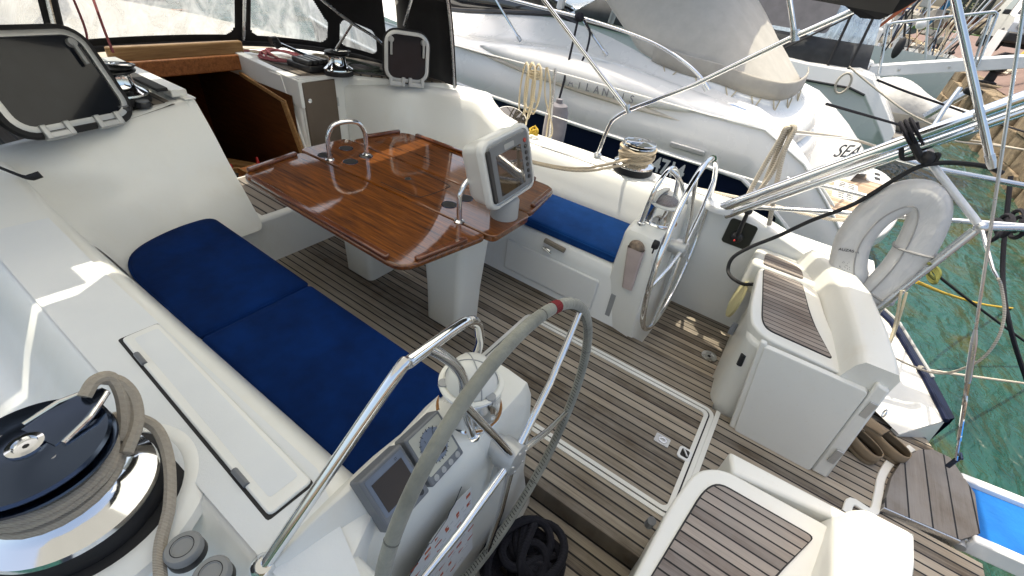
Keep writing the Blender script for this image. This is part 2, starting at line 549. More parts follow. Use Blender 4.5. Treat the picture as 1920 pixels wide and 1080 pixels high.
def stone_mat(name, c, dk, sc=3, bs=.8):
    m, n, b = new_mat(name)
    co = coords(n)
    f = noise(n, co, sc, 8, .65, .5); f2 = noise(n, co, sc * 9, 5, .7)
    k = math_(n, 'ADD', math_(n, 'MULTIPLY', f, .65), math_(n, 'MULTIPLY', f2, .35))
    L(n, ramp(n, k, [(.36, dk), (.6, c)]), b.inputs['Base Color'])
    b.inputs['Roughness'].default_value = .9
    bump(n, b, k, bs, .08)
    return m
STONE = stone_mat('tan_quay_stone', (.27, .21, .135), (.09, .065, .04))
STONE2 = stone_mat('pale_quay_coping', (.46, .37, .26), (.22, .17, .11), 2.2)
PAVE = stone_mat('reddish_quay_paving', (.17, .115, .10), (.12, .08, .07), 1.2, .3)
CONC = stone_mat('grey_mole_concrete', (.14, .145, .135), (.08, .085, .08), .8)
EARTH = stone_mat('dry_ground', (.22, .18, .12), (.12, .10, .07), .3)
# quay surface: a strip behind the coping that slopes up to the road
QY = -3.8
g = G()
rows = []
for (y, z) in ((QY - .35, .27), (QY - .8, .45), (QY - 1.6, 1.0), (-40, 1.1)):
    rows.append([(x, y, z) for x in (-60, 4, 8, 12, 16, 20, 26, 34, 48, 62)])
tag(g.grid(rows).done('quay_paving', PAVE, flip=True), kind='structure')
# quay wall: rough stone blocks one after another along the edge
g = G()
x = -14.0
while x < 62:
    w = random.uniform(.5, 1.2)
    off = random.uniform(-.1, .12)
    top = .3 + random.uniform(-.06, .05)
    n_ = 5
    for z0, z1, dy in ((-1.6, -.55, random.uniform(.0, .12)), (-.56, -.02, random.uniform(-.05, .12)), (-.03, top, off)):
        poly = rpoly([(x + .01, QY + dy, 0), (x + w - .01, QY + dy + random.uniform(-.06, .06), 0), (x + w - .01, QY - 1.2, 0), (x + .01, QY - 1.2, 0)], [.1, .1, 0, 0], 3)
        g.slab([(p.x, p.y) for p in poly], z0, z1)
    x += w
qw = g.done('quay_wall', STONE, bevel=.05, seg=2)
tag(qw, kind='structure')
# far mole with a green painted edge
tag(G().mm((100, -60, -2), (118, -4.9, .35)).done('far_mole', CONC), kind='structure')
tag(G().mm((99.9, -60, .36), (101.2, -4.9, .75)).done('green_mole_edge', simple('green_edge_paint', (.12, .20, .04), .7)), kind='structure')
g = G()
rows = []
for i in range(9):
    y = -160 + i * 19.0
    rows.append([(300, y, -1), (305, y, 3.0 + 2.5 * math.sin(i * 1.7) + (i % 3)), (330, y, 5.0 + 3 * math.sin(i * .9 + 1)), (420, y, 4)])
tag(g.grid(rows).done('far_shore', EARTH), kind='structure')

# rusty barge moored at the far mole
r_ = root('barge', 'rust brown barge with a slatted grey deckhouse beyond the far mole', 'barge', (108, -9, ZW))
RUST = simple('rust_brown_paint', (.20, .075, .035), .8, 0, .35, .5)
g = G()
g.prism([(104, -8.4, .9), (104, -13.6, .9), (104, -14.6, 2.9), (104, -7.6, 2.9)], (9, 0, 0))
g.done('hull', RUST, r_, bevel=.08)
G().mm((103.6, -14.9, 2.9), (113, -7.3, 3.25)).done('deck_edge', simple('barge_grey', (.22, .23, .22), .7), r_)
g = G().mm((105, -7.5, 3.25), (109, -3.6, 4.6))
g.done('deckhouse', simple('barge_house_paint', (.50, .46, .40), .7), r_, bevel=.05)
g = G()
for i in range(14): g.mm((102.9, -7.3 + i * .26, .9), (103.1, -7.17 + i * .26, 2.9))
g.done('slatted_screen', simple('dark_slats', (.12, .14, .16), .6), r_)
G().prism([(103.2, -8.1, .8), (103.2, -8.9, .8), (103.2, -10.3, 4.8), (103.2, -9.3, 4.8)], (.6, 0, 0)).done('blue_ramp', simple('blue_ramp_paint', (.03, .16, .30), .5), r_, bevel=.04)
G().mm((103.4, -14.9, 3.25), (104, -10.6, 5.2)).done('name_board', simple('dark_board', (.05, .055, .04), .6), r_)
text('number', '15 51', 1.05, (103.38, -11.0, 3.7), (0, -1, .07), (0, 0, 1), simple('pale_gold_letters', (.55, .48, .25), .6), r_, .02)
for i, (yy, c, nm, lb) in enumerate(((-5.6, (.02, .06, .30), 'blue_container', 'bright blue box standing on the green mole edge'),
                                     (-18.3, (.05, .10, .16), 'dark_blue_shed', 'dark blue shed on the mole right of the barge'))):
    g = G().mm((101.3, yy - 1.1, .75), (103, yy + 1.1, 2.6)).prism([(101.25, yy - 1.2, 2.6), (101.25, yy + 1.2, 2.6), (101.25, yy, 3.0)], (1.8, 0, 0))
    tag(g.done(nm, simple(nm, c, .6), bevel=.05), lb, 'shed' if i else 'container')
# rock heap and dark net piles on the mole
g = G()
for i in range(26):
    g.ball((102 + random.random() * 3, -21 + random.random() * 7, .9 + random.random() * .9), (.5 + random.random() * .5,) * 3, 7, 5)
tag(g.done('rubble_heap', EARTH, ang=20), 'pile of tan rocks heaped on the far mole', 'rocks', kind='stuff')

# bollards and chains on the quay coping
def bollard(x, y, z, s, lab, lean=0):
    b = root('bollard', lab, 'bollard', (x, y, z), 'iron bollards along the quay edge')
    G().lathe([(.15 * s, 0), (.15 * s, .04 * s), (.09 * s, .06 * s), (.08 * s, .22 * s)], (x, y, z)).done('stem', MATTE, b)
    g = G().lathe([(.08 * s, .22 * s), (.14 * s, .26 * s), (.15 * s, .31 * s), (.10 * s, .36 * s), (.01, .37 * s)], (x, y, z))
    g.tube([(x - .2 * s, y, z + .28 * s), (x + .2 * s, y, z + .28 * s)], .045 * s, 8)
    g.done('head', MATTE, b)
for px, py, s, lb in ((1853, 152, 1.5, 'black iron bollard nearest the steel post on the quay'), (1752, 73, 1.6, 'small black bollard at the far end of the quay edge'), (1756, 96, 1.3, 'black bollard between tan rope piles on the quay'), (1785, 96, 1.0, 'low bollard with grey chain beside the red paving')):
    p = at(px, py, y=QY - .2)
    bollard(p.x, p.y, .31, s, lb)
for i, (px, py, lb) in enumerate(((1760, 86, 'heap of tan mooring rope on the far quay coping'), (1735, 78, 'flat tangle of mooring rope farthest along the quay'), (1880, 135, 'white chain loop lying behind the nearest bollard'))):
    p = at(px, py, y=QY - (.15 if i < 2 else .9))
    pts = []
    for k in range(60):
        a = k * .7
        pts.append((p.x + math.cos(a) * (.5 + .3 * math.sin(k * 1.3)), p.y + math.sin(a) * (.14 + .08 * math.sin(k)) - .05, (.34 if i < 2 else .58) + .05 * math.sin(k * .9) + k * .001))
    tag(G().tube(cat_pts(pts, 2), .035, 6).done('rope_heap' if i < 2 else 'chain', TAN if i < 2 else WHTR), lb, 'rope' if i < 2 else 'chain')

# white off-road car on the quay road
def car():
    o = at(1905, 98, x=23)
    bx, by, bz = 23.0, o.y - .35, 1.05
    c = root('parked_car', 'white off-road car parked on the quay road', 'car', (bx, by, bz))
    PAINT = simple('white_car_paint', (.78, .79, .80), .2, 0, .02, coat=1)
    # x = across the car is y; front faces -x (towards the boats)
    w = .95
    side = [(0, .45), (0, .95), (.12, 1.08), (1.25, 1.16), (1.85, 1.75), (2.2, 1.84), (4.2, 1.82), (4.35, 1.1), (4.4, .45)]
    g = G()
    rows = []
    for yy, k in ((-w, .0), (-w * .96, .03), (w * .96, .03), (w, .0)):
        rows.append([(bx + px, by + yy * (1 - max(0, pz - 1.16) * .22), bz + pz + (0 if k else -.01)) for px, pz in side])
    g.grid(rows)
    g.poly([rows[0][i] for i in range(len(side))]); g.poly([rows[-1][i] for i in range(len(side))])
    g.done('body', PAINT, c, bevel=.04)
    G().prism([(bx + 1.30, by - .78, bz + 1.20), (bx + 1.30, by + .78, bz + 1.20), (bx + 1.80, by + .68, bz + 1.70), (bx + 1.80, by - .68, bz + 1.70)], (-.03, 0, .03)).done('windscreen', BLKGLS, c)
    for sy in (-1, 1):
        G().prism([(bx + 1.5, by + sy * .94, bz + 1.2), (bx + 2.9, by + sy * .94, bz + 1.2), (bx + 2.9, by + sy * .83, bz + 1.7), (bx + 1.95, by + sy * .83, bz + 1.7)], (0, sy * .02, .0)).done('side_window', BLKGLS, c)
        G().box((bx + 1.4, by + sy * 1.06, bz + 1.22), (.12, .2, .16)).done('wing_mirror', BLACK, c, bevel=.03)
        h = G().lathe([(.12, 0), (.12, .04), (.06, .06)], (bx - .005, by + sy * .68, bz + .86), (-1, 0, 0)).done('headlight', LGREY, c)
        for wx in (.75, 3.6):
            t = G().lathe([(.2, -.1), (.36, -.1), (.38, -.06), (.38, .08), (.34, .12), (.2, .12)], (bx + wx, by + sy * .86, bz + .38), (0, sy, 0)).done('wheel', MATTE, c)
            G().lathe([(.2, .0), (.2, .11), (.05, .13)], (bx + wx, by + sy * .86, bz + .38), (0, sy, 0)).done('rim', STEEL, t)
    G().box((bx - .06, by, bz + .5), (.24, 1.86, .32)).done('bumper', BLACK, c, bevel=.06)
    G().box((bx - .02, by, bz + .84), (.06, 1.0, .24)).done('grille', BLACK, c, bevel=.02)
    G().box((bx + 2.2, by, bz + .35), (3.9, 1.5, .3)).done('underbody', MATTE, c)
car()
p = at(1915, 104, x=19)
tag(G().prism([(19, p.y - .5, .95), (19, p.y + .1, .95), (19.1, p.y - .1, 1.5), (19.1, p.y - .5, 1.5)], (.15, 0, 0)).done('yellow_barrier', simple('yellow_barrier_paint', (.62, .42, .05), .6), bevel=.02), 'yellow barrier end beside the white car on the quay', 'barrier')

# ================================================================== OUR YACHT (x = starboard, y = forward, z = 0 on the centre cockpit sole)
YA = root('sailing_yacht', 'white cockpit and navy hull of the sailing yacht we stand on', 'sailing yacht', (0, 0, ZW))
# --- soles
def ring(g, out, inn, z0, z1):
    n = len(out)
    vs = [(p[0], p[1], z) for z in (z0, z1) for p in out] + [(p[0], p[1], z) for z in (z0, z1) for p in inn]
    fs = []
    for i in range(n):
        j = (i + 1) % n
        fs += [(i, j, n + j, n + i), (2 * n + j, 2 * n + i, 3 * n + i, 3 * n + j), (n + i, n + j, 3 * n + j, 3 * n + i)]
    g.add(vs, fs)
G().slab([(-.545, -.2), (-.545, .36), (-.7, .36), (-.7, 2.45), (.7, 2.45), (.7, .36), (.585, .36), (.585, -.2)], -.06, 0).done('cockpit_sole', TEAKY, YA)
G().slab([(-.36, -.2), (-.36, -.60), (-1.0, -.60), (-1.0, -1.12), (-.30, -1.30), (.30, -1.30), (.30, -.98), (.50, -1.06), (.80, -1.22), (1.0, -1.12), (1.0, -.60), (.36, -.60), (.36, -.2)], -.06, -.001).done('transom_sole', TEAKY, YA)
for s in (-1, 1):
    G().slab([(s * .52, .45), (s * .52, -.16), (s * 1.30, -.16), (s * 1.30, .45)], -.16, -.10).done('helm_sole', TEAKY, YA)
    st = s * .565 if s > 0 else -.525
    G().mm((s * .52, -.2, -.10), (st + s * .022, .36, -.0015)).done('sole_step', TEAKY, YA)
# hatch in the sole, white gutter around it
g = G()
ring(g, rrect(-.346, -.223, .346, .916, .05), rrect(-.327, -.204, .327, .897, .035), -.01, .006)
ring(g, rrect(-.320, -.197, .320, .890, .03), rrect(-.301, -.178, .301, .871, .025), -.01, .006)
g.done('sole_hatch_gutter', GELD, YA)
g = G(); ring(g, rrect(-.328, -.205, .328, .898, .035), rrect(-.319, -.196, .319, .889, .03), -.008, .002)
g.done('hatch_gap', MATTE, YA)
g = G()
g.mm((-.36, -.245, -.01), (.36, -.224, .005)).mm((-.345, -.9, -.01), (-.33, -.245, .005))
g.done('sole_edge_strip', GELD, YA)
# lift ring and hinge recess
p = at(1241, 826, z=0)
t = root('lift_ring', 'small square steel lift ring set in the teak hatch', 'lift ring', (p.x, p.y, 0))
g = G(); ring(g, rrect(p.x - .026, p.y - .034, p.x + .026, p.y + .034, .006), rrect(p.x - .017, p.y - .024, p.x + .017, p.y + .024, .01), 0, .006)
g.done('plate', DULL, t)
G().slab(rrect(p.x - .0168, p.y - .0238, p.x + .0168, p.y + .0238, .01), .0005, .0025).done('recess', DULL, t)
G().tube([(p.x + .013 * math.cos(a), p.y - .002 + .016 * math.sin(a), .0055) for a in [i * math.pi / 8 for i in range(16)]], .003, 6, True).done('ring', CHROME, t)
p = at(1283, 852, z=0)
t = root('hatch_latch', 'white recessed latch at the aft edge of the teak hatch', 'latch', (p.x, p.y, 0))
G().slab(rrect(p.x - .035, p.y - .03, p.x + .035, p.y + .03, .015), .0, .008).done('cup', WHITEP, t, bevel=.003)
G().slab(rrect(p.x - .022, p.y - .018, p.x + .022, p.y + .018, .008), .0081, .0095).done('recess', MATTE, t)
G().tube([(p.x - .015, p.y - .012, .014), (p.x + .015, p.y + .012, .016)], .005, 6).done('bolt', STEEL, t)
for px, py, lb in ((1345, 555, 'round steel drain beside the starboard coaming foot'), (1330, 667, 'round steel drain by the locker foot on the teak')):
    p = at(px, py, z=-.09)
    t = root('deck_drain', lb, 'drain', (p.x, p.y, -.1), 'drains in the helm sole')
    if p.x > 1.1:
        G().lathe([(.10, 0), (.095, .006), (.0, .007)], (p.x, p.y, -.1)).done('base', GEL, t)
    G().lathe([(.046, .004), (.045, .011), (.03, .013), (.028, .008)], (p.x, p.y, -.1)).done('rim', STEEL, t)
    G().lathe([(.028, .007), (.001, .0085)], (p.x, p.y, -.1)).done('grate', MATTE, t)

# --- coamings: profile lofted along the boat
def cprof(y, s):
    """inner seat back .. ridge .. top .. outer slope .. side deck"""
    if y > .42:
        base = [(1.085, .38), (1.115, .45), (1.135, .52), (1.165, .61)]
    else:
        base = [(1.17, -.12), (1.175, -.04), (1.185, .30), (1.195, .52)]
    zt = .668
    if y < .10: zt = .668 - (.10 - y) * .25
    if y > 2.1: zt = .668 + min(.5, (y - 2.1)) * .20
    base[3] = (base[3][0], min(base[3][1], zt - .055))
    dz = zt - .668
    if y <= .42: return [(x + .10, z) for x, z in base] + [(1.283, zt - .022), (1.30, zt - .003), (1.325, zt), (1.40, zt + .003), (1.425, zt - .006), (1.50, zt - .12 + min(0, -dz) * .2), (1.56, .44), (1.62, .42), (1.93, .40)]
    return base + [(1.185, zt - .022), (1.205, zt - .003), (1.235, zt), (1.40, zt + .004), (1.425, zt - .006), (1.50, zt - .12 + min(0, -dz) * .2), (1.56, .44), (1.62, .42), (1.93, .40)]
for s in (-1, 1):
    g = G(); rows = []
    ys = [3.0, 2.6, 2.3, 2.1, 1.6, 1.0, .6, .44, .40, .15, -.1, -.35, -.6, -.72] if s < 0 else [2.02, 1.9, 1.6, 1.0, .6, .44, .40, .15, -.1, -.35, -.6, -.72]
    for y in ys:
        rows.append([(s * x, y, z) for x, z in cprof(y, s)])
    g.grid(rows)
    g.done('port_coaming' if s < 0 else 'starboard_coaming', GEL, YA, ang=50, flip=(s > 0), bevel=.0)
    # non-skid inset on the flat top
    yy = [2.25, 1.9, 1.6, 1.0, .62, .30] if s < 0 else [1.95, 1.6, 1.0, .4, .2]
    rows = [[(s * x, y, cprof(y, s)[7][1] - .004 + .0045 + (x - 1.23) * .024) for x in ((1.222, 1.3, 1.41) if y > .45 else (1.33, 1.37, 1.41))] for y in yy]
    G().grid(rows).done('nonskid_top', NONSKID if s < 0 else GEL, YA)
# --- port forward bulkhead, fairing into the coaming
rows = []
zs = [.26, .36, .42, .48, .55, .62, .68, .74, .80, .86, .895]
M_ = 16
for z in zs:
    f = min(1, max(0, (z - .60) / .14)); f = f * f * (3 - 2 * f)
    yw = 2.47 + (z - .42) * .70 + .05 * max(0, .5 - z)
    row = []
    for k in range(M_ + 1):
        u = k / M_
        xl = -.37 - u * .62
        lo_x, lo_y = xl, yw + (.02 * (1 - u))
        if u > .55:
            t = (u - .55) / .45
            xf = -(1.10 + (z - .42) * .28)
            lo_x = -.711 + (xf + .711) * math.sin(t * math.pi / 2)
            lo_y = yw - .34 * (1 - math.cos(t * math.pi / 2)) - .02 * t
        hx = -.37 - u * 1.35
        topz = z if z < .7 else .7 + (z - .7) * (1 - .62 * min(1, max(0, (-hx - .4) / .95)))
        hy = yw - .10 * f * max(0, u - .6)
        row.append((lo_x * (1 - f) + hx * f, lo_y * (1 - f) + hy * f, z * (1 - f) + topz * f))
    rows.append(row)
# top lip runs forward
rows.append([(p[0], p[1] + .03, p[2] + .004) for p in rows[-1]])
rows.append([(p[0], p[1] + .05, p[2] - .004) for p in rows[-1]])
rows.append([(p[0], p[1] + .012, p[2] - .06) for p in rows[-1]])
G().grid(rows).done('port_bulkhead', GEL, YA, sub=1, ang=180)
# inboard end of that bulkhead
G().prism([(-.372, 2.43, .30), (-.372, 2.80, .892), (-.372, 3.05, .892), (-.372, 3.05, .30)], (-.05, 0, 0)).done('bulkhead_end', GEL, YA, bevel=.012)
# --- starboard forward bulkhead: sweeps from the locker door aft to the coaming
top = [at(640, 160, z=.80), at(690, 163, z=.82), at(740, 164, z=.845), at(790, 166, z=.85), at(860, 181, z=.85), at(893, 190, z=.835), at(905, 206, z=.79), at(922, 226, z=.735), at(950, 243, z=.69)]
top[0].x = .74; top[0].y = 3.02
bot = [V((.74, 3.0, .3)), V((.76, 2.85, .3)), V((.82, 2.65, .3)), V((.90, 2.42, .3)), V((1.0, 2.2, .3)), V((1.05, 2.05, .3)), V((1.08, 1.95, .3)), V((1.085, 1.85, .3)), V((1.09, 1.6, .3))]
top = cat_pts(top, 3); bot = cat_pts(bot, 3)
rows = []
for t in (0, .3, .6, .85, .96):
    rows.append([b.lerp(a, t) + V((.0, -.02 * math.sin(t * 3.14), 0)) for a, b in zip(top, bot)])
rows.append([a + V((.012, .012, 0)) for a in top])
rows.append([a + V((.30, .10, -.004 if i < 16 else -.02)) for i, a in enumerate(top)])
rows.append([V((1.6, a.y + .1, .42)) for a in top])
G().grid(rows).done('starboard_bulkhead', GEL, YA, ang=60)

# --- seats
for s in (-1, 1):
    y0, y1 = .45, (2.48 if s < 0 else 2.9)
    g = G()
    g.prism([(s * 1.14, y0, .372), (s * .63, y0, .372), (s * .612, y0, .355), (s * .60, y0, .30), (s * .585, y0, .0), (s * .575, y0, -.02), (s * 1.14, y0, -.02)], (0, y1 - y0, 0))
    g.done('seat_base', GEL, YA, bevel=.012)
# seat front locker on starboard
p0, p1 = at(1000, 440, x=.60), at(1135, 512, x=.595)
g = G(); g.mm((.575, .62, .05), (.592, 1.28, .27)); g.done('seat_locker_door', GEL, YA, bevel=.008)
# latch details
p = at(1040, 460, x=.588)
g = G(); g.tube([(.588, p.y - .07, p.z - .006), (.588, p.y + .07, p.z + .006)], .016, 8)
g.done('seat_locker_slot', simple('worn_brown_slot', (.20, .17, .13), .7), YA)
p = at(1026, 468, x=.584)
t = root('locker_catch', 'steel toggle catch on the starboard seat front', 'catch', (p.x, p.y, p.z))
G().box(p, (.012, .05, .026)).done('base', CHROME, t, bevel=.003)
G().rod(p + V((-.012, .03, .012)), p + V((-.012, -.035, -.012)), .006, 8).done('toggle', CHROME, t)
# scupper slot at the aft end of the starboard seat
G().mm((.587, .50, .06), (.600, .53, .22)).done('scupper_slot', simple('slot_shadow_grey', (.30, .31, .31), .7), YA)

# --- bridge deck before the companionway
G().mm((-.66, 2.42, -.03), (.66, 3.06, .30)).done('bridge_deck', GEL, YA, bevel=.02, seg=3)
G().mm((-.33, 2.47, .29), (.56, 3.02, .304)).done('bridge_deck_teak', teak('bridge_teak', 1, .06, light=(.40, .36, .32), dark=(.2, .17, .15), grey=.6), YA)

# --- pedestals at the aft end of the seats
def pedestal(s):
    prof = [(.60, .30), (.565, .60), (.545, .635), (.515, .645)]
    a = root('helm_pedestal', 'white moulded helm pedestal at the near port wheel' if s < 0 else 'white moulded helm pedestal behind the far starboard wheel', 'pedestal', (s * .85, .45, -.1), 'helm pedestals')
    g = G(); rows = []
    for ax, zt, yf, ya in ((.60, .60, .56, .395), (.62, .628, .57, .385), (.68, .64, .575, .375), (.90, .645, .575, .37), (1.02, .67, .55, .40), (1.12, .70, .54, .41), (1.22, .715, .53, .42), (1.30, .705, .53, .43), (1.37, .692, .53, .43), (1.45, .665, .53, .43), (1.50, .60, .53, .43)):
        taper = .0
        b0 = ax if ax > .63 else ax - .015
        pod = ax > .95
        rows.append([(s * (ax + .01), yf + .02, -.12 if ax < 1.1 else .35), (s * ax, yf + .01, .40), (s * ax, yf, zt - .02), (s * ax, yf - .02, zt),
                     (s * ax, (ya + .085 if not pod else ya + .075), zt), (s * ax, (ya + .01 if not pod else ya + .005), zt - (.008 if not pod else .075)), (s * ax, ya - .012, zt - .05 if not pod else zt - .105),
                     (s * ax, ya - .035, .40), (s * b0, ya - .045, .10), (s * (b0 - .015), ya - .075, -.06), (s * (b0 - .03), ya - .10, -.12)])
    g.grid(rows)
    g.poly(rows[0])
    g.done('moulding', GELD, a, bevel=.018, seg=3, ang=50, weld=True)
    return a
PEDP = pedestal(-1); PEDS = pedestal(1)

# --- aft helm seats
def helm_seat(s):
    a = root('storage_bench', 'white starboard helm seat locker with a teak slatted lid' if s > 0 else 'white port helm seat locker in the lower right with teak lid', 'bench', (s * .75, -.4, -.1), 'helm seat lockers')
    g = G()
    # box below
    poly = [(.375, -.24), (.42, -.17), (.60, -.155), (1.24, -.155), (1.24, -.62), (.40, -.64)]
    g.slab(rpoly([(s * x, y, 0) for x, y in poly], .06), -.12, .455)
    g.done('locker', GELD, a, bevel=.025, seg=3)
    poly = [(.40, -.235), (.46, -.165), (.62, -.135), (1.045, -.105), (1.045, -.40), (.72, -.475), (.385, -.61)]
    G().slab(rpoly([(s * x, y, 0) for x, y in poly], [.04, .05, .05, .04, .06, .1, .03]), .44, .494).done('lid', GELD, a, bevel=.014, seg=3)
    tp = [(.468, -.236), (.52, -.205), (1.03, -.128), (1.03, -.325), (.70, -.395), (.46, -.50)]
    G().slab(rpoly([(s * x, y, 0) for x, y in tp], [.03, .05, .03, .03, .1, .02]), .488, .4985).done('teak_lid_panel', TEAKSEAT, a)
    g = G(); o_ = rpoly([(s * x, y, 0) for x, y in tp], [.03, .05, .03, .03, .1, .02]); i_ = [V(q) for q in o_]
    cen = sum(i_, V()) / len(i_)
    ring(g, [tuple(q + (q - cen).normalized() * .007) for q in i_], [tuple(q) for q in i_], .488, .4978)
    g.done('lid_caulk', MATTE, a)
    # outboard step
    G().slab(rpoly([(s * x, y, 0) for x, y in ((1.06, -.06), (1.30, -.05), (1.30, -.42), (1.06, -.42))], .05), .30, .50).done('outboard_step', GELD, a, bevel=.02, seg=3)
    G().slab(rpoly([(s * x, y, 0) for x, y in ((1.075, -.115), (1.235, -.105), (1.205, -.30), (1.075, -.325))], [.02, .04, .08, .02]), .496, .506).done('teak_step_panel', TEAKSEAT, a)
    # raised backrest along the aft edge
    g = G(); rows = []
    pts = [(1.26, -.33, .60), (1.14, -.42, .61), (.95, -.50, .615), (.70, -.55, .615), (.45, -.59, .61), (.365, -.60, .60)]
    for x, y, z in pts:
        rows.append([(s * (x - .0), y + .075, .45), (s * x, y + .045, z - .03), (s * x, y + .025, z), (s * x, y - .085, z + .005), (s * x, y - .10, z - .02), (s * x, y - .085, .0)])
    g.grid(rows); g.poly(rows[0]); g.poly(rows[-1])
    g.done('backrest', GELD, a, bevel=.012, seg=2, ang=55)
    g = G().rod((s * .62, -.118, .36), (s * .60, -.118, .30), .014, 8)
    g.done('lid_catch', GREYP, a)
    return a
HS = helm_seat(1); HP = helm_seat(-1)
p = at(1412, 668, z=.3)
G().rod((.400, -.20, .36), (.392, -.205, .30), .013, 8).done('vent_slot', MATTE, HS)
# hinged transom doors folded against the inboard faces of the lockers
t = root('transom_door', 'plain white hinged door panel leaning on the starboard locker', 'door', (.35, -.45, 0))
G().prism(rpoly([(.365, -.245, .49), (.365, -.64, .495), (.325, -.665, .0), (.325, -.325, .0)], .015, 3), (-.028, 0, -.002)).done('panel', GELD, t, bevel=.006)
G().prism([(.372, -.222, .50), (.372, -.25, .50), (.332, -.328, .0), (.332, -.298, .0)], (-.028, 0, 0)).done('edge_stile', GELD, t, bevel=.006)
G().prism([(.372, -.642, .545), (.372, -.692, .535), (.334, -.735, -.0), (.334, -.667, -.0)], (-.03, 0, 0)).done('edge_post', GELD, t, bevel=.01)
for z in (.42, .14):
    G().box((.3065 if z < .3 else .333, -.700 if z < .3 else -.677, z), (.010, .028, .085)).done('hinge', DULL, t, bevel=.002)
t = root('folded_door', 'cream moulded door panel folded beside the port locker lid', 'door', (-.3, -.45, .0))
a0, a1, a2, a3 = at(1370, 845, z=.5), at(1615, 977, z=.5), at(1560, 1000, z=.5), at(1335, 885, z=.5)
G().prism([(-.325, -.235, .50), (-.306, -.62, .50), (-.34, -.63, .50), (-.40, -.26, .50)], (0, 0, -.49)).done('panel', GELD, t, bevel=.012, seg=3)
G().mm((-.375, -.85, -.0), (-.32, -.655, .42)).done('return', GELD, t, bevel=.012)

# --- transom: deck, hull, steps
hull_poly = [(1.97, 3.0), (1.97, 1.0), (1.93, 0.0), (1.80, -.66), (1.60, -.92), (1.20, -1.08), (.93, -1.16)]
for s in (-1, 1):
    g = G()
    rows = []
    for x, y in hull_poly:
        rows.append([(s * (x - .012), y + .012 * (y < 0), .392), (s * x, y, .396), (s * (x + .11), y - .07 * (y < -.5), .362), (s * (x + .13), y - .085 * (y < -.5), .30), (s * (x + .10), y - .07 * (y < -.5), -.1), (s * (x - .10), y + .05, ZW - .3)])
    # the hull's sheer drops towards the stern
    for i, (x, y) in enumerate(hull_poly):
        d = max(0, -y) * .22
        rows[i] = [(a, b, c - d * (c > 0)) for a, b, c in rows[i]]
    g.grid([[(s * .9, 7.5, z) for z in (.85, .82, .75, .5, .2, ZW - .3)], [(s * 1.7, 5, z) for z in (.6, .57, .5, .3, .05, ZW - .3)]] + rows)
    g.done('hull_side', NAVY, YA, ang=50, flip=(s < 0))
    g = G()
    dk = []
    for i, (x, y) in enumerate(hull_poly):
        d = max(0, -y) * .22
        xi = (1.60, 1.60, 1.55, 1.22, 1.05, .92, .83)[i]
        yi = (3.0, 1.0, 0, -.60, -.68, -.80, -1.03)[i]
        zi = (.42, .42, .42, .30, .18, .08, .015)[i]
        dk.append([(s * xi, yi, zi), (s * (xi + x) / 2, (yi + y) / 2, (zi + .40 - d) / 2 + .004), (s * (x - .01), y + .01, .393 - d)])
    g.grid(dk)
    g.done('side_deck', GELD, YA, ang=60)
    G().tube([(s * (x - .004), y, .398 - max(0, -y) * .22) for x, y in hull_poly], .014, 8).done('toe_rail', NAVY if s < 0 else NAVY, YA)
G().tube([(1.80 + .10, -.72, .22), (1.60 + .10, -.985, .165), (1.20 + .09, -1.145, .13)], .010, 8).done('rub_strip', LGREY, YA)
G().tube([(1.93 + .10, -.03, .368), (1.87 + .10, -.36, .29), (1.82 + .10, -.62, .235)], .010, 8).done('rub_strip', LGREY, YA)
# hull stern panel and swim platform
G().prism([(-.98, -1.12, -.07), (-.6, -1.26, -.07), (.6, -1.26, -.07), (.98, -1.12, -.07), (1.1, -1.0, -.07), (1.0, -.6, -.07), (-1.0, -.6, -.07), (-1.1, -1.0, -.07)], (0, 0, ZW - .1)).done('transom', NAVY, YA, bevel=.02)
for s in (-1, 1): G().prism([(s * .83, -1.03, .012), (s * .925, -1.16, .13), (s * 1.03, -1.24, -.15), (s * .97, -1.2, -.5), (s * .80, -1.02, -.5)], (s * .03, .03, 0)).done('hull_end', GELD, YA)
G().slab(rpoly([(-.95, -1.0, 0), (-.95, -1.5, 0), (.30, -1.5, 0), (.30, -1.0, 0)], .04), -.34, -.26).done('swim_platform', TEAKY, YA)
G().mm((-.97, -1.53, -.36), (.32, -1.502, -.25)).done('platform_edge', GELD, YA, bevel=.008)
G().mm((-.31, -1.29, -.30), (.29, -1.26, -.002)).done('step_riser', GELD, YA)
# curved white edge of the transom sole
arc = cat_pts([at(1588, 960, z=.01), at(1600, 938, z=.01), at(1638, 958, z=.01), at(1648, 930, z=.01), at(1656, 890, z=.01), at(1678, 858, z=.01), at(1712, 838, z=.01)], 5)
lf, rt_ = [], []
for i, p in enumerate(arc):
    tdir = (arc[min(i + 1, len(arc) - 1)] - arc[max(i - 1, 0)]); nn = V((-tdir.y, tdir.x, 0)).normalized() * .017
    lf.append((p + nn).to_tuple()); rt_.append((p - nn).to_tuple())
G().grid([[(a[0], a[1], -.01) for a in lf], [(a[0], a[1], .006) for a in lf], [(a[0], a[1], .006) for a in rt_], [(a[0], a[1], -.01) for a in rt_]]).done('sole_border', GELD, YA, bevel=.004)
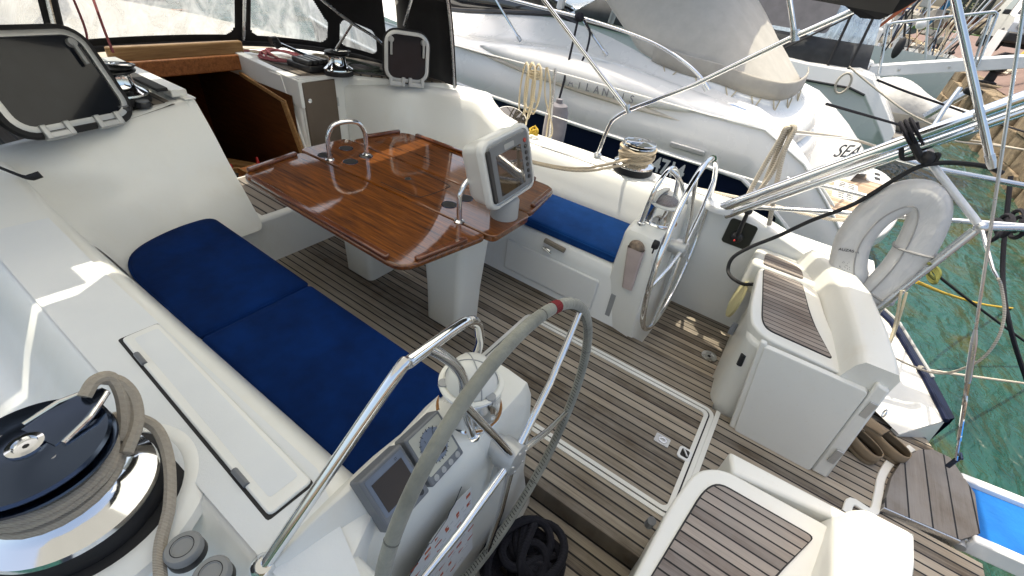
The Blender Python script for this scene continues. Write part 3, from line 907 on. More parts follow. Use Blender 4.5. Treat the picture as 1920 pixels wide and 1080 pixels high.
# fold-down transom step
t = root('transom_step', 'grey wooden transom step with rounded edge and steel sides', 'step', (.6, -1.12, 0))
sp = [at(1657, 950, z=.03), at(1672, 895, z=.03), at(1692, 862, z=.03), at(1722, 843, z=.03), at(1750, 843, z=.03), at(1782, 858, z=.03), at(1828, 925, z=.03), at(1838, 1000, z=.03), at(1800, 1012, z=.03)]
G().slab([(p.x, p.y) for p in sp], .0, .03).done('boards', TEAKX, t)
a, b = sp[0], sp[8]
g = G().prism([(a.x - .004, a.y, .032), (b.x - .004, b.y, .032), (b.x - .004, b.y, -.05), (a.x - .004, a.y, -.05)], (-.006, 0, 0)); g.done('steel_side', STEEL, t)
G().rod((b.x + .05, b.y + .12, -.04), (b.x - .16, b.y + .05, -.25), .016, 8).done('strut', STEEL, t)
G().rod((b.x + .01, b.y - .03, -.02), (b.x + .06, b.y - .03, -.02), .02, 10).done('pivot', DULL, t)

# gangway to the quay
t = root('gangway', 'white framed gangway with bright blue carpet leading to the quay', 'gangway', (.55, -1.4, 0))
c0, c1 = at(1800, 893, z=.02), at(1808, 1008, z=.0)
d = V((.02, -1, .11)).normalized()
ca, cb = V((c0.x - .02, c0.y - .0, .0)), V((c1.x + .02, c0.y - .0, .0))
Lg = 2.75
G().prism([ca, cb, cb + d * Lg, ca + d * Lg], (0, 0, -.02)).done('carpet', fabric('bright_blue_carpet', (.008, .12, .40), .95, .2, 500, .4, 60), t)
for e, o_ in ((ca, V((.03, 0, 0))), (cb, V((-.03, 0, 0)))):
    m = (e, e + o_ * 1.4, e + o_ * 1.4 + d * (Lg + .05), e + d * (Lg + .05))
    G().prism([q + V((0, 0, .03)) for q in m], (0, 0, -.09)).done('side_rail', WHITEP, t, bevel=.008)
G().box((ca + cb) / 2 + V((0, .02, -.02)), (abs(ca.x - cb.x) + .06, .05, .05)).done('hinge_bar', STEEL, t, bevel=.006)

# ================================================================== THINGS IN THE COCKPIT
# --- cushions
def cushion(name, poly, z0, z1, mat, lab, r=.02):
    t = root(name, lab, 'cushion', (sum(p[0] for p in poly) / len(poly), sum(p[1] for p in poly) / len(poly), z0), 'blue seat cushions')
    cx = sum(p[0] for p in poly) / len(poly); cy = sum(p[1] for p in poly) / len(poly)
    g = G(); rows = []
    for k, z in ((.965, z0), (.99, z0 + .008), (1.0, z0 + .02), (1.0, z1 - .022), (.992, z1 - .008), (.972, z1 - .0008), (.90, z1 + .003), (.55, z1 + .005), (.0, z1 + .004)):
        if k > .9:
            ins = (1 - k) * .55
            rr = []
            for p in poly:
                dx, dy = cx - p[0], cy - p[1]; q = math.hypot(dx, dy)
                rr.append((p[0] + dx / q * ins * 1.2, p[1] + dy / q * ins * 1.2, z))
        else: rr = [(cx + (p[0] - cx) * k, cy + (p[1] - cy) * k, z) for p in poly]
        rows.append(rr)
    g.grid(rows, cu=True)
    g.done('cover', mat, t, ang=60)
    g = G()
    g.tube([(p[0] * .9985 + cx * .0015, p[1] * .9985 + cy * .0015, z1 - .014) for p in poly], .0055, 6, True)
    g.done('piping', mat, t)
    return t
P2 = lambda pts, r: [(p.x, p.y) for p in rpoly([(x, y, 0) for x, y in pts], r, 6)]
cushion('seat_cushion', P2([(-.635, 1.555), (-.62, 2.405), (-.80, 2.41), (-1.02, 2.33), (-1.095, 2.16), (-1.098, 1.555)], [.02, .06, .2, .18, .14, .02]), .374, .432, BLUE, 'dark blue port seat cushion nearest the companionway')
cushion('seat_cushion', P2([(-.648, .585), (-.637, 1.545), (-1.098, 1.545), (-1.11, .585)], [.03, .02, .02, .03]), .374, .430, BLUE, 'dark blue port seat cushion beside the near helm pedestal')
cushion('seat_cushion', P2([(.645, .575), (.645, 1.78), (1.075, 1.78), (1.09, .575)], [.02, .02, .02, .03]), .374, .432, BLUE2, 'lighter blue starboard seat cushion behind the far pedestal')

# --- table
T = root('cockpit_table', 'varnished mahogany cockpit table with folding leaves', 'table', (.05, 1.6, 0))
ZT = .70
lp = [(-.505, 2.20), (-.14, 2.285), (-.112, 2.24), (-.088, .98), (-.50, 1.075), (-.53, 1.12)]
near_leaf = rpoly([(-.515, 2.215, 0), (-.112, 2.285, 0), (-.085, .975, 0), (-.535, 1.055, 0)], [.10, .05, .04, .08])
G().slab(near_leaf, ZT - .028, ZT).done('leaf', MAHOG, T, bevel=.009, seg=3)
cen = rpoly([(-.105, 2.325, 0), (.215, 2.32, 0), (.236, .945, 0), (-.080, .945, 0)], [.04, .04, .04, .04])
G().slab(cen, ZT - .034, ZT + .0005).done('centre_panel', MAHOG, T, bevel=.006, seg=3)
far_leaf = rpoly([(.222, 2.285, 0), (.60, 2.215, 0), (.625, 1.02, 0), (.243, .955, 0)], [.05, .10, .09, .04])
G().slab(far_leaf, ZT - .028, ZT).done('leaf', MAHOG, T, bevel=.009, seg=3)
# fiddle rails
def rail(a, b, w=.028, h=.02):
    a = V((*a, ZT)); b = V((*b, ZT)); d = (b - a).normalized(); n_ = V((-d.y, d.x, 0)) * w / 2
    m = rpoly([a - n_, a + n_, b + n_, b - n_], .008, 2)
    G().prism([p + V((0, 0, -.001)) for p in m], (0, 0, h)).done('fiddle_rail', MAHOGR, T, bevel=.006, seg=3)
rail((-.502, 2.10), (-.520, 1.14)); rail((-.468, 2.205), (-.165, 2.258)); rail((-.455, 1.055), (-.19, 1.012))
rail((.588, 2.09), (.610, 1.16)); rail((.30, 2.255), (.555, 2.206)); rail((.305, .985), (.545, 1.020))
# cup holders
for x, y, r in ((-.05, 2.165, .037), (.105, 2.18, .036), (-.005, 2.005, .037), (.115, 2.02, .036), (.012, 1.29, .036), (.128, 1.282, .036), (.075, 1.64, .014)):
    h = G().lathe([(r + .004, .0005), (r + .003, .0025), (r, .0030), (r - .001, -.02 if r < .02 else .0015)], (x, y, ZT)).done('cup_holder', DARKM if r > .02 else BLACK, T)
    G().lathe([(r - .001, .0026), (.0005, .0027)], (x, y, ZT)).done('dark_well', MATTE, h)
# locker flap outline in the middle panel
G().tube([(p.x, p.y, ZT + .0008) for p in cat_pts([(.20, 1.66, 0), (.185, 1.46, 0), (.15, 1.425, 0), (-.01, 1.435, 0), (-.05, 1.48, 0), (-.06, 1.7, 0)], 5)], .0022, 5).done('flap_seam', MATTE, T)
# legs
for y0, y1, x0, x1 in ((1.12, 1.36, -.09, .12), (1.82, 2.06, -.09, .12)):
    g = G(); rows = []
    for k, z in ((1.25, ZT - .03), (1.18, .62), (1.0, .22), (.97, 0)):
        cx, cy = (x0 + x1) / 2, (y0 + y1) / 2
        rows.append([(cx + (p[0] - cx) * k, cy + (p[1] - cy) * k, z) for p in rrect(x0, y0, x1, y1, .035)])
    g.grid(rows, cu=True); g.done('leg', GELD, T, ang=60)
# grab hoops
for (a, b, h, lean) in (((-.075, 2.09), (.128, 2.03), .20, (0, -.01)), ((-.082, 1.145), (.21, 1.11), .20, (0, .01))):
    A = V((*a, ZT)); B = V((*b, ZT)); up = V((lean[0], lean[1], h)); e = (B - A)
    pts = [A, A + up * .5, A + up * .72 + e * .03, A + up * .93 + e * .16, A + up + e * .36, A + up + e * .64, A + up * .93 + e * .84, A + up * .72 + e * .97, A + up * .5 + e, B]
    hp = G().tube(cat_pts(pts, 5), .0125, 12).done('grab_hoop', CHROME, T)
    for q in (A, B): G().lathe([(.025, .0), (.025, .005), (.014, .012)], q).done('foot', CHROME, hp)

# --- chart plotter pod on the aft end of the table
PP = root('chartplotter', 'pale grey chartplotter pod with dark screen on the table end', 'chartplotter', (.12, 1.03, ZT))
tl, tr, br, bl = V((-.108, 1.052, 1.105)), V((.243, 1.048, 1.115)), V((.292, .975, .850)), V((-.055, .975, .792))
ex = ((tr - tl) + (br - bl)).normalized(); ey = ((tl - bl) + (tr - br)).normalized(); ey = (ey - ex * ey.dot(ex)).normalized(); ez = ex.cross(ey)   # ez faces aft
cc = (tl + tr + br + bl) / 4
wv, hv = .345, .305
def pd(u, v, w=0): return cc + ex * u + ey * v + ez * w
g = G(); rows = []
for k, w in ((.62, -.15), (.80, -.142), (.88, -.11), (.93, -.05), (.955, -.035), (1.0, -.03), (1.0, -.005), (.97, .004), (.90, .006), (.885, -.004)):
    rows.append([pd(p[0] * k, p[1] * k, w) for p in rrect(-wv / 2, -hv / 2, wv / 2, hv / 2, .045)])
g.grid(rows, cu=True); g.poly(rows[0]); g.poly(rows[-1])
g.done('housing', simple('pale_grey_pod', (.60, .61, .61), .3, 0, .05, coat=.3), PP, ang=50)
g = G(); g.prism([pd(x, y, .0055) for x, y in rrect(-.138, -.122, .142, .122, .012)], ez * .007); g.done('bezel', GREYP, PP, bevel=.004)
g = G(); g.prism([pd(x, y, .0128) for x, y in ((-.100, -.100), (.082, -.100), (.082, .078), (-.100, .078))], ez * .001); g.done('screen', SCREEN, PP)
g = G(); g.prism([pd(x, y, .006) for x, y in rrect(-.160, -.115, -.134, .115, .01)], ez * .012); g.done('side_grip', BLACK, PP, bevel=.004)
g = G(); g.prism([pd(x, y, .0128) for x, y in rrect(-.035, .085, .035, .108, .004)], ez * .0012); g.done('badge', LGREY, PP)
for k in range(7):
    q = pd(.115, .085 - k * .028, .0125)
    G().lathe([(.010, 0), (.009, .004), (.001, .0045)], q, ez, 12).done('button', BLACK if k else simple('red_button', (.35, .03, .02), .5), PP)
G().lathe([(.068, -.002), (.066, .09), (.05, .11), (.03, .115)], (.125, 1.035, ZT)).done('post', LGREY, PP)
G().tube(cat_pts([(.195, 1.02, ZT + .002), (.205, 1.02, ZT + .05), (.19, 1.04, ZT + .12)], 4), .006, 7).done('cable', MATTE, PP)

# --- wheels
def wheel(s):
    near = s < 0
    hub = V((-.839, .306, .572)) if near else V((.80, .297, .545))
    R = .472 if near else .485
    t = root('steering_wheel', 'near steering wheel covered in stitched grey leather' if near else 'far bare stainless steering wheel', 'steering wheel', (hub.x, hub.y, hub.z - R), 'twin steering wheels')
    tilt = rad(3 if near else 4)
    up = V((0, math.sin(tilt), math.cos(tilt))); rt = V((1, 0, 0)); ax = up.cross(rt) * -1     # ax points aft
    ax = V((0, -math.cos(tilt), math.sin(tilt)))
    cpt = lambda a, r: hub + (rt * math.cos(a) + up * math.sin(a)) * r
    rimr = .0165 if near else .0145
    rim = G().tube([cpt(2 * math.pi * k / 96, R) for k in range(96)], rimr if not near else .0158, 14, True).done('rim', LEATHER if near else CHROME, t)
    if near:
        g = G()
        for k in range(230):
            a = 2 * math.pi * k / 230
            c = cpt(a, R - .0152) 
            q = (cpt(a, R) - hub).normalized()
            tg = (rt * -math.sin(a) + up * math.cos(a))
            g.rod(c - ax * .007 + tg * .001, c + ax * .007 - tg * .004, .0019, 4)
        g.done('stitching', simple('dark_stitching', (.07, .07, .06), .9), rim)
        a0 = rad(72)
        G().tube([cpt(a0 + k * .010 - .035, R) for k in range(8)], .0172, 12).done('king_spoke_mark', REDT, rim)
        g = G()
        for a in (rad(152), rad(8), rad(296), rad(224), rad(80)):
            g.tube([cpt(a + k * .004, R) for k in range(3)], .0164, 12)
        g.done('leather_seam', simple('seam_dark', (.13, .13, .115), .9), rim)
    else:
        G().tube([cpt(rad(74) + k * .012, R) for k in range(6)], .0175, 10).done('king_spoke_mark', simple('green_whipping', (.01, .09, .03), .8), rim)
    for k in range(5):
        a = rad((110 if not near else 116.5) + 72 * k)
        b = hub + ax * .015
        G().tube([b + (cpt(a, .03) - hub), b + (cpt(a, R * .5) - hub), cpt(a, R - .008)], [.0125, .0105, .0095], 10).done('spoke', CHROME, t)
    G().lathe([(.016, -.10), (.036, -.085), (.038, -.03), (.047, -.028), (.048, .012), (.046, .032), (.03, .036), (.001, .037)], hub, ax, 28).done('hub', DULL, t)
    for k in range(5):
        a = rad(20 + 72 * k)
        G().lathe([(.005, .033), (.004, .038), (.0005, .0385)], cpt(a, .034), ax, 8).done('hub_bolt', STEEL, t)
    G().lathe([(.088, -.112), (.086, -.102), (.05, -.098), (.03, -.09)], hub, ax, 28).done('flange', DULL, t)
    G().rod(hub + V((-.02, .02, -.03)), hub + V((-.05, .015, -.13)), .010, 8).done('brake_lever', DULL, t)
    return t
WN = wheel(-1); WF = wheel(1)

# --- compasses
def compass(s):
    c = V((s * .825, .47 if s < 0 else .46, .645))
    t = root('compass', 'white hooded compass on the near port pedestal' if s < 0 else 'compass with dark red card on the far starboard pedestal', 'compass', c, 'steering compasses')
    G().lathe([(.098, -.002), (.092, .004), (.090, .012), (.088, .098), (.091, .103), (.088, .106)], c, n=40).done('binnacle', CHROME, t)
    G().lathe([(.090, .104), (.0925, .107), (.091, .112), (.080, .114), (.074, .110), (.02, .109), (.001, .109)], c, n=40).done('ring', GELD, t)
    for k in range(3):
        a = rad(20 + 120 * k)
        G().lathe([(.015, .106), (.014, .117), (.001, .118)], c + V((math.cos(a) * .079, math.sin(a) * .079, 0)), n=14).done('adjuster', LGREY, t)
    if s < 0:
        g = G(); rows = []
        for i in range(9):
            th = math.pi * .5 * i / 8
            rows.append([c + V((.074 * math.cos(th) * math.cos(a), .074 * math.cos(th) * math.sin(a), .110 + .082 * math.sin(th))) for a in [2 * math.pi * k / 28 for k in range(28)]])
        g.grid(rows, cu=True)
        g.done('hood', GELD, t)
        g = G()
        for sg in (-1, 1):
            g.tube([c + V((sg * .0745 * math.cos(a) * .5, .0745 * math.cos(a) * .87, .110 + .0828 * math.sin(a))) for a in [math.pi * k / 20 for k in range(21)]], .0016, 5)
        g.done('hood_seam', LGREY, t)
    else:
        G().lathe([(.062, .095), (.062, .125), (.058, .128), (.001, .129)], c).done('card', simple('dark_red_card', (.10, .012, .012), .4), t)
        g = G(); rows = []
        for i in range(9):
            th = math.pi * .5 * i / 8
            rows.append([c + V((.070 * math.cos(th) * math.cos(a), .070 * math.cos(th) * math.sin(a), .100 + .074 * math.sin(th))) for a in [2 * math.pi * k / 24 for k in range(24)]])
        g.grid(rows, cu=True); g.done('dome', DOME, t)
        g = G(); rows = []
        for i in range(7):
            th = math.pi * .5 * i / 6
            rows.append([c + V((.082 * math.cos(th) * math.cos(a), .082 * math.cos(th) * math.sin(a), .098 + .086 * math.sin(th))) for a in [rad(15) + rad(135) * k / 14 for k in range(15)]])
        g.grid(rows); g.done('hood', GELD, t, thick=.006)
    # rust weeps under the binnacle
    g = G(); g.tube([c + V((.094 * math.cos(a), .094 * math.sin(a), .001)) for a in [math.pi * k / 18 - 2.6 for k in range(30)]], .0035, 5)
    g.done('rust_ring', simple('rust_stain', (.28, .13, .04), .9), t)
compass(-1); compass(1)

# --- guard rails over the compasses
def guard(s):
    t = root('compass_guard', 'long polished guard rail rising from the port coaming over the compass' if s < 0 else 'polished hoop guard round the far starboard compass', 'guard rail', (s * .85, .47, .64), 'compass guard rails')
    if s < 0:
        base = at(495, 1062, z=.675)
        pts = [base, at(600, 905, x=-1.30), at(700, 760, y=.455), at(745, 698, y=.455), at(765, 680, y=.455), at(803, 652, y=.46), at(850, 618, y=.47), at(878, 602, y=.475), at(893, 605, y=.485), at(898, 625, y=.50), at(898, 650, y=.515)]
        m = cat_pts([pts[0], pts[0].lerp(pts[3], .5), pts[3], pts[4], pts[5]], 5)
        m2 = cat_pts([pts[5], pts[6], pts[7], pts[8], pts[9], pts[10], V((-.745, .545, .645))], 6)
        G().tube(m + m2[1:], .0135, 12).done('rail', CHROME, t)
        br = cat_pts([pts[5], at(832, 668, y=.45), at(857, 690, y=.44), at(870, 718, y=.43), at(872, 760, y=.42), V((-.895, .40, .628))], 6)
        G().tube(br, .0135, 12).done('branch', CHROME, t)
        G().lathe([(.026, -.004), (.025, .006), (.015, .016)], base, (.0, -.35, 1)).done('foot', CHROME, t)
        G().lathe([(.022, -.004), (.02, .010), (.014, .012)], (-.895, .40, .63)).done('foot', CHROME, t)
    else:
        m = cat_pts([V((.70, .52, .64)), V((.71, .515, .80)), V((.74, .51, .87)), V((.83, .50, .925)), V((.93, .49, .90)), V((.985, .47, .83)), V((.99, .45, .70)), V((.99, .44, .65))], 6)
        G().tube(m, .0125, 12).done('rail', CHROME, t)
        G().tube(cat_pts([V((.83, .50, .925)), V((.90, .44, .86)), V((1.10, .40, .68))], 5), .0115, 12).done('branch', CHROME, t)
        G().lathe([(.022, -.004), (.02, .010), (.014, .012)], (.70, .52, .643)).done('foot', CHROME, t)
guard(-1); guard(1)

# --- instruments on the near pedestal
def inst(kind):
    if kind == 0:
        q = [at(752, 858, y=.485), at(812, 915, y=.452), at(727, 987, y=.395), at(667, 915, y=.455)]
    else:
        q = [at(795, 798, y=.482), at(852, 842, y=.42), at(800, 925, y=.40), at(741, 852, y=.462)]
    c = sum(q, V()) / 4
    nrm = V((0, -.70, .72)).normalized()
    ex_ = V((1, 0, 0)); ex_ = V((.985, .05, .0)); 
    ex_ = (q[0] - q[3]); ex_ = V((1, .05, -.22)); ex_ = (ex_ - nrm * ex_.dot(nrm)).normalized(); ey_ = nrm.cross(ex_)
    return c, ex_, ey_, nrm
c1 = V((-1.150, .440, .690)); c2 = V((-1.008, .450, .668))
nrm = V((.10, -.70, .71)).normalized(); ex_ = V((1, .06, -.10)); ex_ = (ex_ - nrm * ex_.dot(nrm)).normalized(); ey_ = nrm.cross(ex_)
t = root('display', 'grey square instrument with brown blank lcd on the near pedestal', 'instrument', c1)
f_ = lambda c, x, y, w: c + ex_ * (x * 1.12) + ey_ * (y * 1.12) + nrm * w
G().prism([f_(c1, x, y, -.03) for x, y in rrect(-.058, -.063, .058, .063, .006)], nrm * .050).done('case', GREYP, t, bevel=.005)
G().prism([f_(c1, x, y, .0195) for x, y in rrect(-.050, -.032, .050, .054, .004)], nrm * .0015).done('frame', LCDBLUE, t)
G().prism([f_(c1, x, y, .0205) for x, y in ((-.041, -.026), (.041, -.026), (.041, .040), (-.041, .040))], nrm * .0016).done('screen', LCD, t)
for k in range(4): G().lathe([(.008, .02), (.007, .0235), (.001, .024)], f_(c1, -.038 + k * .0255, -.048, 0), nrm, 12).done('button', LGREY if 0 else BLACK, t)
text('maker_mark', 'ST', .008, f_(c1, .026, .044, .0212), ex_, ey_, INK, t, .0006)
t = root('wind_gauge', 'grey square instrument with a round dial and pointer on the near pedestal', 'instrument', c2)
G().prism([f_(c2, x, y, -.03) for x, y in rrect(-.058, -.063, .058, .063, .006)], nrm * .050).done('case', GREYP, t, bevel=.005)
G().prism([f_(c2, x, y, .0195) for x, y in rrect(-.050, -.042, .050, .056, .004)], nrm * .0012).done('face', simple('cream_dial_face', (.42, .42, .36), .5), t)
dc = (0, .008)
G().lathe([(.043, .0205), (.043, .0218), (.0005, .0219)], f_(c2, 0, .008, 0), nrm, 36).done('dial', LCDBLUE, t)
g = G()
for k in range(24):
    a = 2 * math.pi * k / 24
    g.rod(f_(c2, .0415 * math.sin(a), .008 + .0415 * math.cos(a), .0222), f_(c2, (.034 if k % 2 == 0 else .038) * math.sin(a), .008 + (.034 if k % 2 == 0 else .038) * math.cos(a), .0222), .0010, 4)
g.done('tick_marks', INK, t)
for k, ch in enumerate(('3', '6', '9', '12', '15', '9', '6', '3')):
    a = rad(40 + 40 * k)
    text('numeral', ch, .010, f_(c2, .027 * math.sin(a), .004 + .027 * math.cos(a), .0222), ex_, ey_, INK, t, .0004, 'CENTER')
G().prism([f_(c2, -.0025, .0, .0228), f_(c2, .0025, .0, .0228), f_(c2, .015, .040, .0228)], nrm * .001).done('pointer', INK, t)
G().prism([f_(c2, x, y, .0220) for x, y in ((-.008, -.020), (.022, -.020), (.022, -.004), (-.008, -.004))], nrm * .0008).done('small_lcd', LCD, t)
for k in range(4): G().lathe([(.0085, .02), (.008, .0225), (.001, .023)], f_(c2, -.038 + k * .0255, -.052, 0), nrm, 12).done('button', LGREY, t)

# --- signal flag sticker on the aft face of the near pedestal
st0, st1 = V((-1.20, .3185, .47)), V((-.955, .3185, .47))
t = root('flag_chart', 'pale sticker of small red code flags below the near instruments', 'sticker', (-1.08, .318, .3))
fn = V((0, -1, .12)).normalized(); fx = V((1, 0, 0)); fy = V((0, .09, 1)).normalized()
so = V((-1.09, .3405, .48)); sf = lambda x, y, w=0: so + fx * x + fy * y + fn * w
G().prism([sf(x, y) for x, y in ((-.14, -.30), (.13, -.30), (.13, .045), (.06, .06), (.03, .035), (-.04, .02), (-.12, -.02))], fn * .0012).done('backing', simple('pale_sticker', (.66, .67, .68), .45, 0, .03), t)
G().tube([sf(x, y, .0014) for x, y in ((-.12, -.02), (-.04, .02), (-.035, .012), (.03, .035), (.04, .052), (.06, .06), (.09, .10))], .0012, 4).done('coast_line', INK, t)
random.seed(3)
for i in range(40):
    x = -.105 + (i % 6) * .042 + random.uniform(-.006, .006); y = .02 - (i // 6) * .048 + random.uniform(-.006, .006)
    if y > .0 + x * .3: y -= .03
    w, h = random.choice(((.022, .010), (.018, .014), (.026, .006), (.012, .012)))
    k = i % 4
    poly = ((x, y), (x + w, y), (x + w, y + h), (x, y + h)) if k < 2 else ((x, y), (x + w, y + h / 2), (x, y + h)) if k == 2 else ((x, y), (x + w, y), (x + w * .4, y + h / 2), (x + w, y + h), (x, y + h))
    G().prism([sf(a, b, .0013) for a, b in poly], fn * .0005).done('code_flag', REDI, t)
g = G()
for i in range(60):
    x = -.11 + random.random() * .22; y = -.28 + random.random() * .28
    g.rod(sf(x, y, .0014), sf(x + .012, y, .0014), .0006, 4)
g.done('fine_print', simple('grey_print', (.35, .36, .38), .6), t)

# --- port coaming locker lid
q = [at(220, 637, z=.676), at(297, 607, z=.674), at(590, 907, z=.674), at(502, 978, z=.676)]
lid = rpoly([q[0] + V((.006, -.01, 0)), q[1], q[2] + V((0, .0, 0)), q[3] + V((.006, .0, 0))], .012, 3)
t = G().prism([(p.x, p.y, .668) for p in rpoly([q[0] + V((.008, -.008, 0)), q[1] + V((.0, -.004, 0)), q[2] + V((.0, .006, 0)), q[3] + V((.008, .006, 0))], .014, 3)], (0, 0, .014)).done('locker_lid', GEL, YA, bevel=.004)
G().prism([(p.x, p.y, .664) for p in rpoly([q[0], q[1] + V((0, .002, 0)), q[2], q[3]], .008, 2)], (0, 0, .0118)).done('gasket', MATTE, t)
G().prism([(p.x, p.y, .6795) for p in rpoly([q[0] + V((.030, -.035, .0)), q[1] + V((-.012, -.03, 0)), q[2] + V((-.012, .04, 0)), q[3] + V((.030, .04, 0))], .01, 3)], (0, 0, .0033)).done('nonskid_inset', NONSKID, t)
for k in (.13, .80):
    a = q[0].lerp(q[3], k); b = q[0].lerp(q[3], k + .07)
    G().tube([(a.x + .012, a.y, .682), (b.x + .012, b.y, .682)], .0075, 8).done('hinge', GREYP, t)

# --- winches
def rope_turns(c, r0, r1, z0, z1, turns, n=14):
    return [c + V((math.cos(a) * (r0 + (r1 - r0) * k / (turns * n)), math.sin(a) * (r0 + (r1 - r0) * k / (turns * n)), z0 + (z1 - z0) * k / (turns * n) + .004 * math.sin(a * 1.3))) for k in range(int(turns * n) + 1) for a in [2 * math.pi * k / n]]
def winch(name_lab, c, sc, dark, group, arm_dir, tail=None):
    t = root('winch', name_lab, 'winch', c, group)
    c = V(c)
    G().lathe([(.155 * sc, 0), (.158 * sc, .012 * sc), (.152 * sc, .05 * sc)], c, n=48).done('plinth', MATTE, t)
    G().lathe([(.152 * sc, .046 * sc), (.158 * sc, .055 * sc), (.156 * sc, .066 * sc), (.128 * sc, .082 * sc), (.105 * sc, .098 * sc), (.092 * sc, .125 * sc), (.088 * sc, .175 * sc), (.098 * sc, .188 * sc)], c, n=56).done('drum', CHROME, t)
    G().lathe([(.098 * sc, .186 * sc), (.126 * sc, .196 * sc), (.130 * sc, .202 * sc), (.128 * sc, .206 * sc), (.10 * sc, .212 * sc)], c, n=48).done('lower_jaw', dark, t)
    tp = G().lathe([(.10 * sc, .211 * sc), (.124 * sc, .220 * sc), (.127 * sc, .226 * sc), (.122 * sc, .231 * sc), (.075 * sc, .234 * sc), (.06 * sc, .238 * sc), (.03 * sc, .238 * sc), (.028 * sc, .236 * sc)], c, n=48).done('upper_jaw', dark, t)
    G().lathe([(.030 * sc, .236 * sc), (.029 * sc, .244 * sc), (.020 * sc, .245 * sc), (.018 * sc, .239 * sc)], c, n=24).done('socket_ring', CHROME, tp)
    G().lathe([(.0185 * sc, .2385 * sc), (.0005, .2392 * sc)], c, n=8).done('socket', MATTE, tp)
    for k in range(4):
        a = rad(20 + 90 * k)
        G().lathe([(.007 * sc, .232 * sc), (.006 * sc, .2365 * sc), (.0005, .2366 * sc)], c + V((math.cos(a) * .062 * sc, math.sin(a) * .062 * sc, 0)), n=10).done('screw', STEEL, tp)
    d = V((*arm_dir, 0)).normalized(); w = V((-d.y, d.x, 0))
    rows = []
    for k, wd, z, h in ((.02, .052, .232, .010), (.07, .050, .233, .012), (.11, .036, .236, .012), (.135, .022, .238, .010), (.150, .012, .236, .008)):
        q = c + d * k * sc
        rows.append([q + w * wd * sc + V((0, 0, z * sc)), q + w * wd * .86 * sc + V((0, 0, (z + h) * sc)), q - w * wd * .86 * sc + V((0, 0, (z + h) * sc)), q - w * wd * sc + V((0, 0, z * sc))])
    g = G().grid(rows); g.poly(rows[0]); g.poly(rows[-1])
    g.done('feeder_arm', dark, t, bevel=.003 * sc)
    g = G()
    for sg in (-1, 1): g.tube([c + d * .03 * sc + w * sg * .054 * sc + V((0, 0, .240 * sc)), c + d * .09 * sc + w * sg * .046 * sc + V((0, 0, .246 * sc)), c + d * .145 * sc + w * sg * .016 * sc + V((0, 0, .247 * sc))], .005 * sc, 8)
    g.done('arm_edge', CHROME, t)
    return t
WC = V((-1.571, .915, .676))
winch('big chrome and black winch on the port coaming in the foreground', WC, .93, DARKM, 'cockpit sheet winches', (.96, .28))
pts = rope_turns(WC, .100, .102, .096, .160, 3.0, 24)
pts += cat_pts([pts[-1], WC + V((.13, .035, .20)), WC + V((.140, .075, .232)), WC + V((.128, .098, .250)), WC + V((.108, .105, .235)), WC + V((.105, .118, .18)), WC + V((.095, .125, .10))], 4)[1:] if 0 else []
tag(G().tube(pts, .0108, 8).done('winch_rope', GREYR), 'grey beige sheet wound round the foreground port winch', 'rope')
up = cat_pts([WC + V((.108, -.03, .14)), WC + V((.132, .0, .168)), WC + V((.150, .03, .205)), WC + V((.152, .052, .236)), WC + V((.128, .050, .248)), WC + V((.102, .034, .236))], 5)
up2 = cat_pts([WC + V((.10, -.06, .135)), WC + V((.142, -.02, .155)), WC + V((.163, .018, .188)), WC + V((.160, .044, .222)), WC + V((.140, .060, .238))], 5)
g = G().tube(up, .0125, 8).tube(up2, .0125, 8)
tag(g.done('winch_tail', GREYR), 'loops of beige rope lifting over the foreground winch feeder arm', 'rope')
tl_ = cat_pts([WC + V((.105, .075, .12)), WC + V((.140, .055, .115)), WC + V((.166, .010, .085)), WC + V((.150, -.06, .05)), WC + V((.105, -.15, .028)), WC + V((.055, -.215, .016)), WC + V((.02, -.30, .014)), WC + V((-.02, -.40, .014))], 6)
tag(G().tube(tl_, .0120, 8).done('rope_tail', GREYR), 'single beige rope tail hanging over the foreground winch flange', 'rope')
# rounded dark recess moulding behind the winch
G().lathe([(.172, .0), (.175, .006), (.182, .008), (.20, .006), (.222, -.001), (.23, -.02)], (WC.x + .006, WC.y + .006, .671), n=56).done('winch_base', GEL, YA)
G().lathe([(.182, .002), (.16, .0035)], (WC.x + .006, WC.y + .006, .6715), n=40).done('winch_gap_shade', MATTE, YA)  # black ring paints the shadow inside the recess round the plinth
for px, py, lb in ((345, 1030, 'grey round winch button nearest the guard rail foot, upper one'), (398, 1078, 'grey round winch button cut by the lower picture edge')):
    p = at(px, py, z=.70)
    t = root('winch_button', lb, 'button', (p.x, p.y, .67), 'capped winch buttons')
    G().lathe([(.034, .0), (.033, .018), (.031, .021)], (p.x, p.y, .674), n=28).done('housing', BLACK, t)
    G().lathe([(.0325, .016), (.033, .032), (.029, .038), (.018, .0385), (.017, .0365), (.0005, .037)], (p.x, p.y, .674), n=32).done('cap', simple('grey_button_cap', (.23, .235, .235), .6, 0, .06), t)
    G().tube([(p.x + .020 * math.cos(a), p.y + .020 * math.sin(a), .7125) for a in [i * math.pi / 12 for i in range(24)]], .0008, 4, True).done('cap_ring', MATTE, t)

